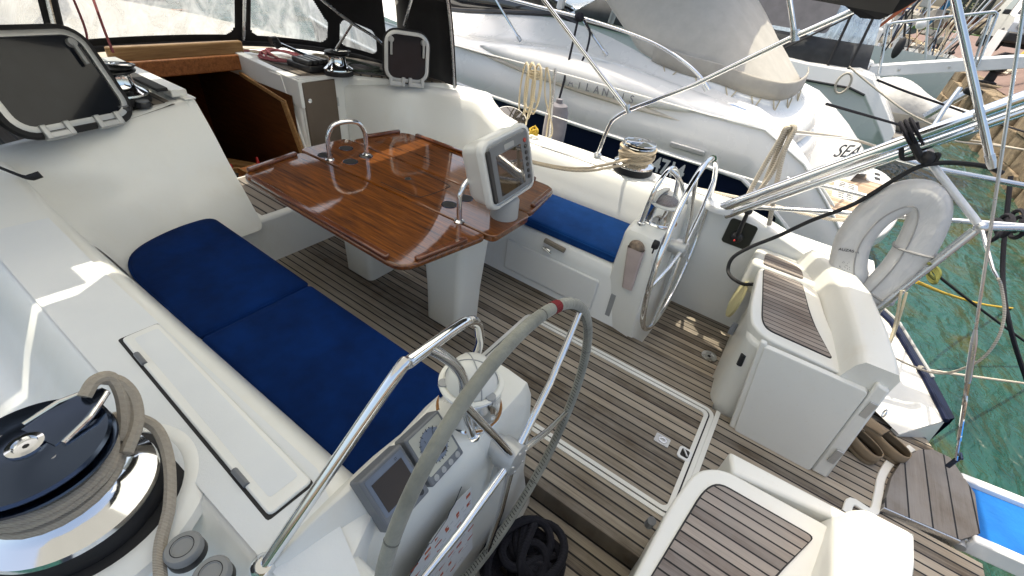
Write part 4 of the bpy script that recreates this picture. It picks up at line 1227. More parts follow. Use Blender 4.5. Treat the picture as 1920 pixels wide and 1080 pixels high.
SC_ = V((1.335, .842, .672))
winch('chrome self-tailing winch wrapped in cream rope on the starboard coaming', SC_, .84, CHROME, 'cockpit sheet winches', (-.5, .3))
pts = rope_turns(SC_, .094, .092, .080, .145, 6, 16)
pts2 = []
for k in range(90):
    a = k * .42; pts2.append(SC_ + V((math.cos(a) * (.106 + .008 * math.sin(k * .31)), math.sin(a) * (.106 + .008 * math.sin(k * .31)), .118 + .040 * math.sin(k * .29))))
tag(G().tube(pts, .010, 7).done('winch_rope', TAN), 'neat lower turns of cream rope on the starboard winch drum', 'rope')
tag(G().tube(pts2, .0098, 7).done('winch_rope', TAN), 'loose crossing turns of cream rope round the starboard winch', 'rope')
for dz, ex0, lb in ((0, 0, 'upper cream sheet running along the starboard coaming to the winch'), (.0, .035, 'lower cream sheet running along the starboard coaming beside the first')):
    m = cat_pts([SC_ + V((-.10 - ex0 * .2, .0, .105 - ex0)), at(1080, 316 + ex0 * 120, z=.735), at(960, 293 + ex0 * 60, z=.73), at(880, 285, z=.72) if 0 else at(800 + 100, 272 + ex0 * 100, z=.70)], 6)
    tag(G().tube(m, .0085, 7).done('sheet', TAN), lb, 'rope', 'sheets led to the starboard winch')
p = at(800 + 800 / 4, 180 + 285 / 4, z=.70)
tag(G().tube([p + V((.03 * math.cos(k * .8), .03 * math.sin(k * .8), .012 * math.sin(k * 1.9) + k * .0015)) for k in range(26)], .008, 7).done('rope_knot', YELR), 'small pale yellow rope knot on the starboard coaming edge', 'rope')

# --- starboard helm side: throttle, pocket, key plug, caps, switch plate
p = at(1385, 438, x=1.290)
t = root('throttle', 'black engine throttle lever on its dark plate', 'throttle', (p.x, p.y, p.z - .1))
G().prism([(1.296, y, z) for y, z in rrect(p.y - .085, p.z - .085, p.y + .075, p.z + .085, .02)], (-.012, 0, 0)).done('plate', simple('dark_olive_plate', (.022, .024, .018), .4), t, bevel=.004)
k0 = V((1.272, p.y, p.z - .015)); k1 = at(1403, 396, x=1.245)
G().lathe([(.036, 0), (.034, .02), (.02, .03)], (1.286, p.y, p.z - .02), (-1, 0, 0)).done('boss', BLACK, t)
G().tube([k0, k0.lerp(k1, .4) + V((-.02, 0, 0)), k1], [.014, .013, .011], 10).done('lever', BLACK, t)
G().ball(k1, (.024, .024, .022)).done('knob', BLACK, t)
G().ball(V((1.252, p.y + .004, p.z - .035)), .007, 8, 6).done('red_button', simple('red_button_throttle', (.5, .02, .02), .4), t)
q = at(1375, 405 - 0, z=.675)
tag(G().slab(rrect(1.315, .165, 1.385, .255, .012), .672, .69).done('switch_box', LGREY, bevel=.004), 'small grey switch box on the starboard coaming by the throttle', 'box')
# plastic pocket with a sponge, on the inboard face of the far pedestal
pb = V((.600, .385, .19))
t = root('plastic_pocket', 'pinkish tapered plastic pocket on the far pedestal', 'pocket', pb)
A = [at(1163, 535, x=.585), at(1190, 541, x=.585), at(1212, 472, x=.585), at(1178, 470, x=.585)]
yc = (A[0].y + A[1].y) / 2; z0 = A[0].z; z1 = A[2].z
g = G(); rows = []
for k, z, wd, dp in ((0, z0, .030, .025), (.5, (z0 + z1) / 2, .038, .036), (1, z1, .045, .045)):
    rows.append([(.600 - q[0], yc + .02 * k + q[1], z) for q in rrect(0, -wd, dp, wd, .012, 3)])
g.grid(rows, cu=True); g.poly(rows[0]); g.done('pouch', simple('dusty_pink_plastic', (.50, .41, .385), .6), t, ang=50)
G().ball((.582, yc + .022, z1 + .008), (.024, .042, .036), 14, 10).done('sponge', simple('brown_sponge', (.25, .19, .14), .95, 0, .4, 40, bs=1, bscale=120), t)
p = at(1222, 456, y=.372)
t = root('key_plug', 'black round plug with a hanging tab on the far pedestal', 'plug', p)
G().lathe([(.022, -.01), (.022, .012), (.016, .018), (.001, .019)], (p.x, .355, p.z), (0, -1, 0)).done('cap', MATTE, t)
G().box((p.x - .008, .352, p.z - .028), (.012, .006, .03)).done('tab', MATTE, t)
# cream lid leaning by the locker and black hose
p = at(1432, 535, x=.47)
tag(G().lathe([(.115, 0), (.115, .012), (.10, .016), (.001, .018)], at(1383, 562, x=1.02), (-.15, .98, .1), 36).done('round_lid', simple('yellowed_plastic', (.52, .48, .26), .5)), 'yellowed round plastic lid propped by the starboard locker', 'lid')
hose = cat_pts([at(1412, 533, x=1.0), at(1392, 532, x=1.02), at(1372, 520, x=1.06), at(1365, 505, x=1.10), at(1375, 482, x=1.12), at(1410, 462, x=1.14), at(1460, 442, x=1.15), at(1520, 414, x=1.16), at(1600, 383, x=1.17), at(1680, 335, x=1.18), at(1725, 312, x=1.19), at(1770, 305, x=1.2), at(1820, 308, x=1.2), at(1855, 314, x=1.2), at(1880, 325, x=1.2)], 8)
tag(G().tube(hose, .0105, 9).done('black_hose', MATTE), 'black hose looping from the locker up to the stern rail', 'hose')

# --- coil of dark rope on the port helm sole
random.seed(11)
CC = at(978, 1058, z=-.05)
g = G()
pts = []
for k in range(150):
    a = k * .37
    rr = .088 + .030 * math.sin(k * .23) + .02 * math.sin(k * .71)
    pts.append((CC.x + math.cos(a) * rr * 1.15 + .02 * math.sin(k * .11), CC.y + math.sin(a) * rr, -.07 + k * .00085 + .025 * math.sin(k * .5 + 1)))
g.tube(cat_pts(pts, 2), .0155, 8)
for j in range(6):
    b = rad(20 + j * 24)
    m = [(CC.x + math.cos(b) * .13 * math.cos(u) + .03 * math.sin(3 * u), CC.y + math.sin(b) * .115 * math.cos(u), -.04 + .12 * math.sin(u) * (1 - .12 * j)) for u in [math.pi * i / 10 for i in range(11)]]
    g.tube(cat_pts(m, 3), .0155, 8)
tag(g.done('rope_coil', BLKR), 'heaped coil of black rope on the near helm floor', 'rope')

# --- shoes by the stern
def shoe(px, py, ang, lab):
    p = at(px, py, z=.03)
    t = root('shoe', lab, 'shoe', (p.x, p.y, 0), 'pair of clogs on the stern')
    R_ = Matrix.Rotation(ang, 3, 'Z')
    LEA = simple('tan_rubber', (.23, .17, .105), .75, 0, .12, bs=.2)
    outl = lambda u: .045 * (1 - .25 * math.exp(-((u - .42) / .16) ** 2)) * (max(0, 1 - (2 * u - 1) ** 6)) ** .5
    def ringz(u): return u
    n = 26
    def oval(k, z, lift=0, ext=0):
        out = []
        for i in range(n):
            a = 2 * math.pi * i / n
            u = .5 - .5 * math.cos(a)
            y = math.copysign(outl(u) * k, math.sin(a)) if abs(math.sin(a)) > 1e-6 else 0
            x = (u - .5) * .255 * (.94 + .06 * k)
            out.append(V((p.x, p.y, 0)) + R_ @ V((x, y, z + lift * (u > .5) * (u - .5) * 2)))
        return out
    G().grid([oval(.96, .001), oval(1.04, .006), oval(1.04, .022), oval(.98, .026)], cu=True).add(oval(.96, .001), [tuple(range(n))]).done('sole', LEA, t)
    rows = [oval(.98, .024), oval(1.0, .045, .0), oval(.93, .066, -.004), oval(.80, .080, -.008)]
    G().grid(rows, cu=True).done('upper', LEA, t, ang=60, thick=.004)
    # vamp closes the front half
    v = []
    for j in range(7):
        w = j / 6
        u = .02 + w * .50
        row = []
        for i in range(9):
            s_ = -1 + 2 * i / 8
            row.append(V((p.x, p.y, 0)) + R_ @ V(((u - .5) * .255, s_ * outl(u) * .95, .062 + .018 * w + .022 * (1 - s_ * s_) * min(1, w * 2 + .2))))
        v.append(row)
    G().grid(v).done('vamp', LEA, t, ang=60, thick=.004)
    rows = [oval(.78, .030), oval(.5, .0305), oval(.05, .031)]
    G().grid(rows, cu=True).done('insole', simple('dark_insole', (.05, .035, .025), .9), t)
shoe(1646, 824, rad(-122), 'tan slip-on clog nearer the stern, fully seen')
shoe(1598, 822, rad(-128), 'tan slip-on clog half hidden behind the white door')
p = at(1618, 798, z=.05)
tag(G().tube([(.36 + .014 * math.cos(a), -.735, .42 + .017 * math.sin(a)) for a in [i * math.pi / 10 for i in range(20)]], .003, 6, True).done('steel_ring', CHROME), 'small steel ring on the edge of the white door', 'ring')

# ================================================================== FORWARD: coachroof, companionway, hatches, sprayhood, bimini
ZC = .88
# coachroof with a companionway opening between x = -.36 and .37
for s in (-1, 1):
    xi = -.37 if s < 0 else .375
    y0 = 2.80 if s < 0 else 3.0
    prof_out = [(s * 1.32, 2.2 if s > 0 else 2.62), (s * 1.36, 3.2), (s * 1.30, 4.2), (s * 1.05, 5.6), (s * .5, 7.2)]
    g = G()
    poly = [(xi, y0), (xi, 4.0)] + ([(-1.30, 4.0), (-1.36, 3.46), (-.50, 3.46), (-.50, 2.80)] if s < 0 else [(1.30, 4.0), (1.36, 3.2), (1.32, 2.35), (1.10, 2.62), (.76, 3.0)])
    g.slab(poly, .30, ZC - .003)
    g.done('coachroof', GEL, YA, bevel=.03)
    G().slab([(0, 3.72), (0, 7.3), (s * .5, 7.2), (s * 1.05, 5.6), (s * 1.29, 4.0), (s * .36, 3.998), (s * .36, 3.72)], ZC - .07, ZC - .001).done('coachroof_top', simple('tan_deck_paint', (.30, .27, .22), .7), YA, bevel=.01)
    # worn dark non-skid teak panel on top, beneath winch and hatch
    DT = teak('dark_coachroof_teak', 1, .05, light=(.20, .17, .14), dark=(.08, .065, .05), grey=.4)
    if s < 0: G().grid([[(-.47, 2.80, ZC + .004), (-1.0, 2.78, .79), (-1.7, 2.76, .72)], [(-.47, 3.5, ZC + .004), (-1.0, 3.5, ZC + .004), (-1.7, 3.5, .86)]]).done('coachroof_teak', DT, YA)
    else: G().slab([(.45, 3.6), (1.25, 3.6), (1.28, 2.45), (1.12, 2.60), (.80, 2.98), (.45, 3.05)], ZC - .01, ZC + .004).done('coachroof_teak', DT, YA)
G().slab([(-1.6, 2.7), (-1.6, 4.0), (-1.2, 6), (-.7, 8.4), (.7, 8.4), (1.2, 6), (1.6, 4.0), (1.6, 2.0), (1.9, 2.0), (1.97, 3.0), (1.7, 5), (.92, 7.6), (0, 9.0), (-.92, 7.6), (-1.7, 5), (-1.97, 3.0), (-1.97, 2.7)], .36, .42).done('foredeck', TEAKN, YA)
# companionway
g = G().mm((-.372, 2.86, .90), (-.45, 3.72, .935)).mm((-.36, 2.80, .893), (-.42, 3.6, .905))
g.done('port_hatch_slide', GEL, YA, bevel=.008)
G().mm((-.46, 2.86, .936), (-.51, 3.45, .952)).done('hatch_track', MATTE, YA)
G().prism([(.366, 2.98, .872), (.366, 3.74, .915), (.366, 3.74, .77), (.366, 2.98, .69)], (.058, 0, 0)).done('starboard_hatch_slide', GEL, YA, bevel=.006)
G().prism([(.362, 2.995, .30), (.362, 3.17, .875), (.362, 3.32, .875), (.362, 3.06, .30)], (.02, 0, 0)).done('door_jamb', GEL, YA, bevel=.006)
CW = root('companionway', 'dark open companionway with varnished wood trim', 'companionway', (0, 3.2, .3))
G().mm((-.40, 3.73, .86), (.44, 3.78, .985)).done('wood_sill', OAK, CW, bevel=.012)
G().mm((-.40, 3.685, .80), (.40, 3.735, .905)).done('wood_header', CABIN, CW, bevel=.01)
G().prism([(.364, 3.14, .71), (.364, 3.70, .79), (.364, 3.70, .76), (.364, 3.14, .68)], (-.02, 0, 0)).done('wood_trim', OAK, CW, bevel=.004)
G().prism([(.362, 3.0, .30), (.362, 3.14, .70), (.362, 3.20, .70), (.362, 3.06, .30)], (-.022, 0, 0)).done('wood_frame', OAK, CW, bevel=.004)
# the cabin interior
g = G()
g.mm((-1.2, 3.06, -1.25), (1.2, 6.2, -1.2)).mm((-.3685, 2.9, -1.2), (-.362, 4.4, .85)); g.done('cabin_sole', CABIN, CW)
g = G(); g.mm((-.44, 4.01, -1.2), (-.40, 6.2, .80)).mm((.40, 4.2, -1.2), (.44, 6.2, .80)).mm((-.44, 6.2, -1.2), (1.2, 6.25, .84))
g.done('cabin_wall', CABIN, CW)
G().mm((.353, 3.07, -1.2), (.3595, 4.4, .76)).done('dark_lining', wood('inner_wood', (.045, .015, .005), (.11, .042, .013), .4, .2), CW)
G().mm((-.36, 3.74, .79), (.36, 6.2, .805)).done('cabin_ceiling', CABIN, CW)
G().mm((-.3, 4.3, -.6), (.12, 5.3, -.05)).done('cabin_locker', CABIN, CW, bevel=.02)
G().prism([(.0, 3.7, .12), (.36, 3.2, .10), (.36, 3.3, .10), (.04, 3.85, .12)], (0, 0, .05)).done('companion_handrail', OAK, CW, bevel=.01)
g = G()
for k in range(4): g.mm((-.30, 3.08 + .17 * k, .14 - .30 * k), (.34, 3.28 + .17 * k, .17 - .30 * k))
g.done('steps', OAK, CW, bevel=.006)
G().mm((-.36, 3.06, .18), (.36, 3.40, .205)).done('top_step', CABIN, CW, bevel=.006)
p = at(430, 282, z=.24)
t = root('tray', 'small cream tray of odds and ends just inside the companionway', 'tray', (-.2, 3.15, .21))
g = G(); ring(g, rrect(-.34, 3.08, -.02, 3.30, .02), rrect(-.325, 3.095, -.035, 3.285, .015), .206, .26); g.done('rim', OAK, t)
G().slab(rrect(-.326, 3.094, -.034, 3.286, .015), .207, .214).done('base', CABIN, t)
random.seed(5)
for i in range(7):
    x, y = random.uniform(-.29, -.07), random.uniform(3.12, 3.26)
    m = random.choice((MATTE, LGREY, BLACK))
    G().box((x, y, .226 + .008 * i), (.05, .03, .02), Matrix.Rotation(i, 3, 'Z')).done('oddment', m, t, bevel=.004)
tag(G().lathe([(.012, 0), (.011, .10), (.006, .13), (.001, .135)], (.08, 3.2, .206)).done('red_torch', simple('bright_red_plastic', (.45, .02, .02), .35)), 'small red torch standing on the top companionway step', 'torch')
tag(G().lathe([(.016, 0), (.016, .06), (.010, .075), (.001, .078)], (-.06, 3.33, .206)).done('red_lamp', simple('dark_red_lens', (.5, .03, .04), .2)), 'little red lens lamp beside the companionway tray', 'lamp')

# brown locker door beside the companionway
BR = simple('brown_acrylic', (.115, .085, .060), .32, 0, .06)
G().mm((.384, 2.99, .30), (.74, 3.06, .882)).done('door_frame', GEL, YA, bevel=.006)
t = G().mm((.392, 2.974, .31), (.658, 2.991, .858)).done('locker_door', BR, YA, bevel=.006)
G().lathe([(.016, 0), (.015, .012), (.001, .013)], (.425, 2.974, .74), (0, -1, 0)).done('latch', CHROME, t)
G().box((.660, 2.972, .70), (.012, .008, .06)).done('hinge', DULL, t)

# cabin-top winches with dark bases
winch('smaller dark winch on the port coachroof beside the open hatch', (-.635, 2.96, ZC + .004), .74, BLACK, 'coachroof winches', (.4, -.5))
winch('smaller winch with steel drum on the starboard coachroof', (.705, 2.985, ZC + .004), .66, BLACK, 'coachroof winches', (.5, -.5))
for i, (x, y, lb) in enumerate(((-.60, 2.83, 'round black button nearest the companionway on the port coachroof'), (-.70, 2.80, 'round black button under the port coachroof winch'))):
    t = root('winch_button', lb, 'button', (x, y, ZC), 'capped winch buttons')
    G().lathe([(.034, 0), (.033, .02), (.030, .024)], (x, y, ZC + .004)).done('housing', BLACK, t)
    G().lathe([(.028, .022), (.027, .03), (.001, .031)], (x, y, ZC + .004)).done('cap', GREYP, t)

# opened deck hatches
def hatch(tl, tr, br, bl, lab, dark=True, fr=.045, sl=.012):
    c = (tl + tr + br + bl) / 4
    t = root('deck_hatch', lab, 'hatch', (bl + br) / 2, 'open deck hatches')
    ex = ((tr - tl) + (br - bl)).normalized(); ey = ((tl - bl) + (tr - br)); ey = (ey - ex * ey.dot(ex)).normalized(); nz = ex.cross(ey)
    w = ((tr - tl).length + (br - bl).length) / 2; h = ((tl - bl).length + (tr - br).length) / 2
    f = lambda x, y, z=0: c + ex * x + ey * y + nz * z
    R0 = [f(x, y) for x, y in rrect(-w / 2, -h / 2, w / 2, h / 2, .085, 6)]
    R1 = [f(x, y) for x, y in rrect(-w / 2 + fr, -h / 2 + fr, w / 2 - fr, h / 2 - fr, .06, 6)]
    R2 = [f(x, y) for x, y in rrect(-w / 2 + fr * .45, -h / 2 + fr * .45, w / 2 - fr * .45, h / 2 - fr * .45, .075, 6)]
    g = G(); n = len(R0)
    zz = nz * .012
    g.grid([[p - zz for p in R1], [p - zz for p in R0], [p + zz * .6 for p in R0], [p + zz for p in R2], [p + zz * .9 for p in R1], [p - zz for p in R1]], cu=True)
    g.done('frame', DULL, t, ang=35)
    g = G(); g.grid([R0, [p - nz * .03 for p in R0]], cu=True); g.tube([p - nz * .008 for p in R0], sl, 8, True); g.done('seal', MATTE, t)
    G().prism(R2, nz * -.008).done('pane', GLASSD, t)
    for sx in (-1, 1):
        k = G().box(f(sx * w * .22, -h / 2 - .012, .0), (.09, .03, .04), Matrix((ex, ey, nz)).transposed()).done('hinge', DULL, t, bevel=.006)
        for e in (-1, 1): G().box(f(sx * w * .22 + e * .045, -h / 2 + .004, .008), (.024, .06, .03), Matrix((ex, ey, nz)).transposed()).done('hinge_arm', DULL, k, bevel=.004)
        l = G().lathe([(.020, 0), (.018, .02), (.001, .022)], f(sx * w * .36, h / 2 - fr - .035, .002), nz, 14).done('latch', LGREY, t)
        G().prism([f(sx * w * .36 - .008, h / 2 - fr - .04, .014), f(sx * w * .36 + .008, h / 2 - fr - .04, .014), f(sx * w * .36 + .008, h / 2 - fr - .13, .014), f(sx * w * .36 - .008, h / 2 - fr - .13, .014)], nz * .01).done('latch_arm', LGREY, l, bevel=.003)
    # base frame on the deck below
    return t
b0 = at(224, 205, z=.90); b1 = at(-25, 276, z=.885)
hatch(at(-58, 55, y=2.84), at(178, 68, y=2.95), b0, b1, 'large open smoked hatch at the left beside the port winch', fr=.03, sl=.02)
hatch(at(705, 50, x=.80), at(801, 67, x=1.09), at(806, 156, x=1.10), at(735, 152, x=.85), 'small open smoked hatch in front of the black canvas', fr=.024)
# strap
m = cat_pts([at(-15, 308, y=2.62), at(20, 322, y=2.58), at(50, 332, y=2.54), at(74, 326, y=2.50)], 4)
g = G(); g.grid([[p + V((0, 0, .008 + .004 * (i > 8))) for i, p in enumerate(m)], [p + V((.006, -.004, -.012 - .003 * (i > 8))) for i, p in enumerate(m)]])
tag(g.done('strap', MATTE, thick=.003), 'short black strap end lying on the white coaming at left', 'strap')

# rope tails and gear on the starboard coachroof
def coil(name, lab, c, rx, ry, n, r, mat, z=.0, grp=None):
    pts = []
    for k in range(n):
        a = k * .42
        q = 1 + .22 * math.sin(k * .37 + c[0] * 9) + .1 * math.sin(k * 1.1)
        pts.append((c[0] + math.cos(a) * rx * q, c[1] + math.sin(a) * ry * q, c[2] + r + k * r * 1.1 / n * 3 + .01 * math.sin(k * .8)))
    return tag(G().tube(cat_pts(pts, 2), r, 6).done(name, mat), lab, 'rope', grp)
p = at(535, 106, z=.90); coil('rope_coil', 'red flecked rope coil on the starboard coachroof', (p.x, p.y, .885), .13, .20, 70, .008, REDR)
p = at(680, 128, z=.90); coil('rope_coil', 'dark green grey rope coil behind the starboard coachroof winch', (p.x, p.y, .885), .10, .19, 60, .0075, rope_mat('dark_green_rope', (.10, .12, .10), (.03, .035, .03)))
p = at(655, 120, z=.92); coil('rope_coil', 'pale rope coil half hidden behind the coachroof winch', (p.x - .02, p.y + .22, .885), .06, .14, 46, .0075, WHTR)
for i, (c, lb) in enumerate(((CREAM, 'cream control line lying along the coachroof edge'), (REDR, 'red control line lying along the coachroof edge'))):
    m = cat_pts([at(430 - 8 * i, 90 - i, z=.91), at(455, 92 + 3 * i, z=.90), at(480, 98 - 2 * i, z=.90), at(505, 100 + 3 * i, z=.90), at(520, 108, z=.90)], 4)
    tag(G().tube(m, .008, 6).done('control_line', c), lb, 'rope')
p = at(580, 124, z=.90)
t = root('clutch_bank', 'black bank of rope clutches on the starboard coachroof', 'rope clutch', (p.x, p.y, .885))
G().mm((p.x - .09, p.y - .14, .885), (p.x + .09, p.y + .14, .93)).done('body', BLACK, t, bevel=.01)
for k in range(4): G().box((p.x - .066 + .044 * k, p.y - .02, .945), (.034, .2, .03)).done('lever', BLACK, t, bevel=.006)
p0, p1 = at(515, 78, z=1.04), at(580, 106, z=.93)
t = root('winch_handle', 'steel winch handle with black grip resting on the coachroof', 'winch handle', p1)
G().rod(p0, p1, .011, 8).done('shaft', CHROME, t)
G().tube([p0 + V((-.03, .0, .005)), p0 + V((.0, 0, .01)), p0 + V((.03, .01, -.03))], .028, 10).done('grip', BLACK, t)

# --- sprayhood
SH = root('sprayhood', 'black canvas sprayhood with hazy clear windows over the companionway', 'sprayhood', (0, 3.3, .9))
def bow(y, z, w, zb, n=28, yb=None, flat=.45):
    out = []
    for i in range(n + 1):
        a = math.pi * i / n
        cx, sx = math.cos(a), math.sin(a)
        x = -w * math.copysign(abs(cx) ** flat, cx)
        zz = zb + (z - zb) * abs(sx) ** .62
        yy = y if yb is None else yb + (y - yb) * abs(sx) ** .5
        out.append(V((x, yy, zz)))
    return out
A0 = bow(2.43, 1.93, 1.28, .875, yb=2.34)
A1 = bow(2.95, 1.98, 1.27, .885, yb=2.95)
A2 = bow(3.40, 1.80, 1.26, .90, yb=3.45)
# roof canvas
def seg_rows(a, b, n): return [[p.lerp(q, i / n) for p, q in zip(a, b)] for i in range(n + 1)]
rows = seg_rows(A0, A1, 4)[:-1] + seg_rows(A1, A2, 4)
lo, hi = 5, 24
G().grid([r[3:26] for r in rows]).done('canvas_roof', DARKCAN, SH, thick=.004, ang=60)
# side flaps: canvas with a window on each side
for s in (-1, 1):
    idx = list(range(0, 4)) if s < 0 else list(range(25, 29))
    G().grid([[r[i] for i in idx] for r in seg_rows(A0, A1, 4)]).done('side_canvas', DARKCAN, SH, thick=.004, ang=60)
# front: base curve on the coachroof, curtain of windows up to bow A2
def base_pt(u):                       # u -1..1
    x = 1.27 * math.sin(u * math.pi / 2 * .98)
    return V((x, 4.02 - .95 * (1 - math.cos(u * math.pi / 2)) ** 1.2, .945 - .055 * abs(u) ** 2))
def top_pt(u):
    x = 1.20 * math.sin(u * math.pi / 2 * .98)
    return V((x, 3.55 - .50 * (1 - math.cos(u * math.pi / 2)) ** 1.2, 1.80 - .34 * abs(u) ** 2.6))
def fp(u, v): return base_pt(u).lerp(top_pt(u), v)
panes = [(-.98, -.80, .10, .40), (-.74, -.33, .05, .58), (-.275, .265, .05, .58), (.325, .66, .05, .57), (.72, .93, .06, .34)]
NV = [0, .05, .10, .34, .84, .88, 1.0]
us = [-1 + 2 * i / 72 for i in range(73)]
g = G()
def inpane(u, v):
    for a, b, c, d in panes:
        if a < u < b and c < v < d: return True
    return False
vs_ = [i / 40 for i in range(41)]
def roundin(u, v):
    for a, b, c, d in panes:
        if a < u < b and c < v < d:
            ru = min(.045, (b - a) * .3); rv = .09
            du = max(0, ru - min(u - a, b - u)) / ru; dv = max(0, rv - min(v - c, d - v)) / rv
            if c < .07 and d > .5 and a > .3: 
                if (u - a) / (b - a) > 1.25 - (v - c) / (d - c) * .62: return False
            return du * du + dv * dv < 1
    return False
n_u, n_v = 330, 130
vid = {}
def vv(i, j):
    if (i, j) not in vid:
        vid[(i, j)] = len(g.v); g.v.append(fp(-1 + 2 * i / n_u, j / n_v))
    return vid[(i, j)]
for i in range(n_u):
    for j in range(n_v):
        if not roundin(-1 + 2 * (i + .5) / n_u, (j + .5) / n_v):
            g.f.append((vv(i, j), vv(i + 1, j), vv(i + 1, j + 1), vv(i, j + 1)))
g.done('front_canvas', DARKCAN, SH, thick=.004, ang=60)
for a, b, c, d in panes:
    n = 10
    G().grid([[fp(a - .006 + (b - a + .012) * i / n, c - .006 + (d - c + .012) * j / 8) + V((0, .006, .002)) for i in range(n + 1)] for j in range(9)]).done('window', VINYL, SH)
# base trim of wood and cloth
G().tube([base_pt(-.95 + 1.9 * i / 40) + V((0, -.02, -.012)) for i in range(41)], .02, 8).done('base_hem', DARKCAN, SH)
for nm, c_, r_ in (('frame_bow', A0, .013),):
    G().tube([p + V((0, .02, -.015)) for p in c_], r_, 10).done(nm, STEEL, SH)
for u in (-.305, .295):
    G().tube([fp(u, .02) + V((0, -.02, 0)), fp(u, 1) + V((0, -.03, -.03))], .012, 8).done('frame_strut', STEEL, SH)
G().tube(cat_pts([at(590, -12, y=3.25), at(655, 40, x=.98), at(700, 68, x=1.08), at(735, 100, x=1.2)], 5), .011, 8).done('frame_tube', STEEL, SH)
G().tube([at(660, 45, x=1.0), at(630, 92, x=1.02)], .010, 8).done('frame_tube', STEEL, SH)
G().tube([at(774, -10, x=1.05), at(758, 48, x=1.05)], .010, 8).done('frame_tube', STEEL, SH)
for m, lb in ((([at(130, -20, y=3.6), at(160, 55, y=3.55), at(165, 100, y=3.5)]), 'thin red line hanging by the left sprayhood strut'),
              (([at(170, -15, y=3.3), at(195, 55, y=3.15), at(212, 98, y=3.02)]), 'red line dropping to the top of the port coachroof winch')):
    tag(G().tube(cat_pts(m, 5), .006, 6).done('hanging_line', REDR), lb, 'rope')

# coachroof deck ahead, mast and other boats seen hazily through the windows
t = root('mast', 'pale mast foot standing on the foredeck ahead of the sprayhood', 'mast', (0, 5.9, ZC))
G().tube([(0, 5.9, ZC - .01), (0, 5.95, 16)], .09, 12).done('tube', LGREY, t)
t2 = root('moored_hull', 'pale blue hulled yacht moored ahead beyond the sprayhood windows', 'yacht', (-1, 22, ZW))
g = G(); rows = []
for x, hw in ((-9, .2), (-6, 1.3), (-1, 1.9), (5, 1.6), (7, 1.2)):
    rows.append([(x, 22 - hw * 1.0, 1.5 + (x < -5) * .3), (x, 22 - hw * .9, .3), (x, 22 - hw * .4, ZW - .2), (x, 22 + hw * .4, ZW - .2), (x, 22 + hw, 1.5 + (x < -5) * .3)])
g.grid(rows, cu=True); g.done('hull', simple('pale_blue_paint', (.36, .48, .62), .25), t2, bevel=.05)
G().mm((-3, 21.2, 1.5), (3, 22.8, 2.1)).done('cabin', WHULL, t2, bevel=.15)
G().rod((-1, 22, 1.5), (-1, 22, 15), .08).done('mast', LGREY, t2)
t3 = root('moored_hull', 'white hulled yacht moored ahead beyond the left sprayhood window', 'yacht', (-14, 18, ZW))
g = G(); rows = []
for y, hw in ((11, .2), (14, 1.3), (19, 1.9), (25, 1.4)):
    rows.append([(-13 - hw, y, 1.6), (-13 - hw * .9, y, .3), (-13 - hw * .3, y, ZW - .2), (-13 + hw * .3, y, ZW - .2), (-13 + hw * .9, y, .3), (-13 + hw, y, 1.6)])
g.grid(rows, cu=True); g.done('hull', WHULL, t3, bevel=.05)
G().mm((-13.9, 15, 1.6), (-12.1, 21, 2.2)).done('cabin', simple('tan_cover', (.40, .30, .20), .8), t3, bevel=.15)
G().rod((-13, 17, 1.5), (-13, 17, 15), .08).done('mast', LGREY, t3)
# open quay far ahead
tag(G().mm((-120, 60, -2), (140, 75, .6)).done('north_mole', CONC), kind='structure')

# --- bimini over the cockpit (only its corner and legs are in the picture; it shades the cockpit)
BI = root('bimini', 'black canvas bimini roof on steel tubes over the cockpit', 'bimini', (0, 1.1, .68))
rows = []
for y, w, zt, ez in ((2.33, 1.27, 1.97, 1.72), (1.7, 1.28, 2.0, 1.72), (1.1, 1.28, 2.0, 1.72), (.55, 1.24, 1.98, 1.72), (.2, 1.16, 1.94, 1.71), (-.08, 1.09, 1.90, 1.70)):
    row = []
    for i in range(19):
        u = -1 + 2 * i / 18
        pw = 2.6 if y > .1 else 1.8
        x = w * u if u > 0 else pw * u
        row.append((x, y - (.20 if y > 2 and x < -1.1 else 0), (ez if u > 0 else 1.84) + (zt - (ez if u > 0 else 1.84)) * (1 - abs(u) ** 2.6)))
    rows.append(row)
G().grid([r[5:14] for r in rows[:5]]).done('canopy', FILLCAN, BI, ang=60)  # roof cloth lets sunlight through, added to brighten the shaded cockpit
G().grid([r[13:] for r in rows[:5]]).done('edge_band', DARKCAN, BI, ang=60)
G().grid([r[5:] for r in rows[4:]]).done('aft_band', DARKCAN, BI, ang=60)
G().grid([r[:6] for r in rows]).done('port_shade_sheet', FILLCAN2, BI, ang=60)  # unseen sheet, added past the real bimini width to dim the port coaming
G().grid([[(x, y, 1.955 - .03 * abs(x)) for x in (-1.25, -.6, 0, .22)] for y in (2.30, 2.5)]).done('gap_shade_sheet', DARKCAN, BI, thick=.004)  # unseen cloth added to keep sun in the gap off the cushions
G().grid([[(.12, -.62, 2.16), (.6, -.62, 2.19), (1.14, -.62, 2.16)], [(.12, .12, 2.18), (.6, .12, 2.21), (1.14, .12, 2.18)]]).done('aft_shade_sheet', FILLCAN, BI)  # unseen overhead sheet added to shade the aft cockpit
G().grid([[(-2.7, 2.16, 1.84), (-1.6, 2.16, 1.87), (-1.12, 2.16, 1.90)], [(-2.7, 4.2, 1.9), (-1.6, 4.2, 1.92), (-1.12, 4.2, 1.98)]]).done('fore_shade_sheet', DARKCAN, BI)  # unseen sheet added to shade the port side further forward
for _x in (.2, 1.06): G().rod((_x, .10, 2.17), (_x, .0, 1.80), .012).done('shade_sheet_strut', STEEL, BI)  # struts of the added aft sheet
e0 = V((1.30, .05, 1.685))
c_ = at(1640, 37, x=1.19); c2_ = at(1726, 2, x=1.0)
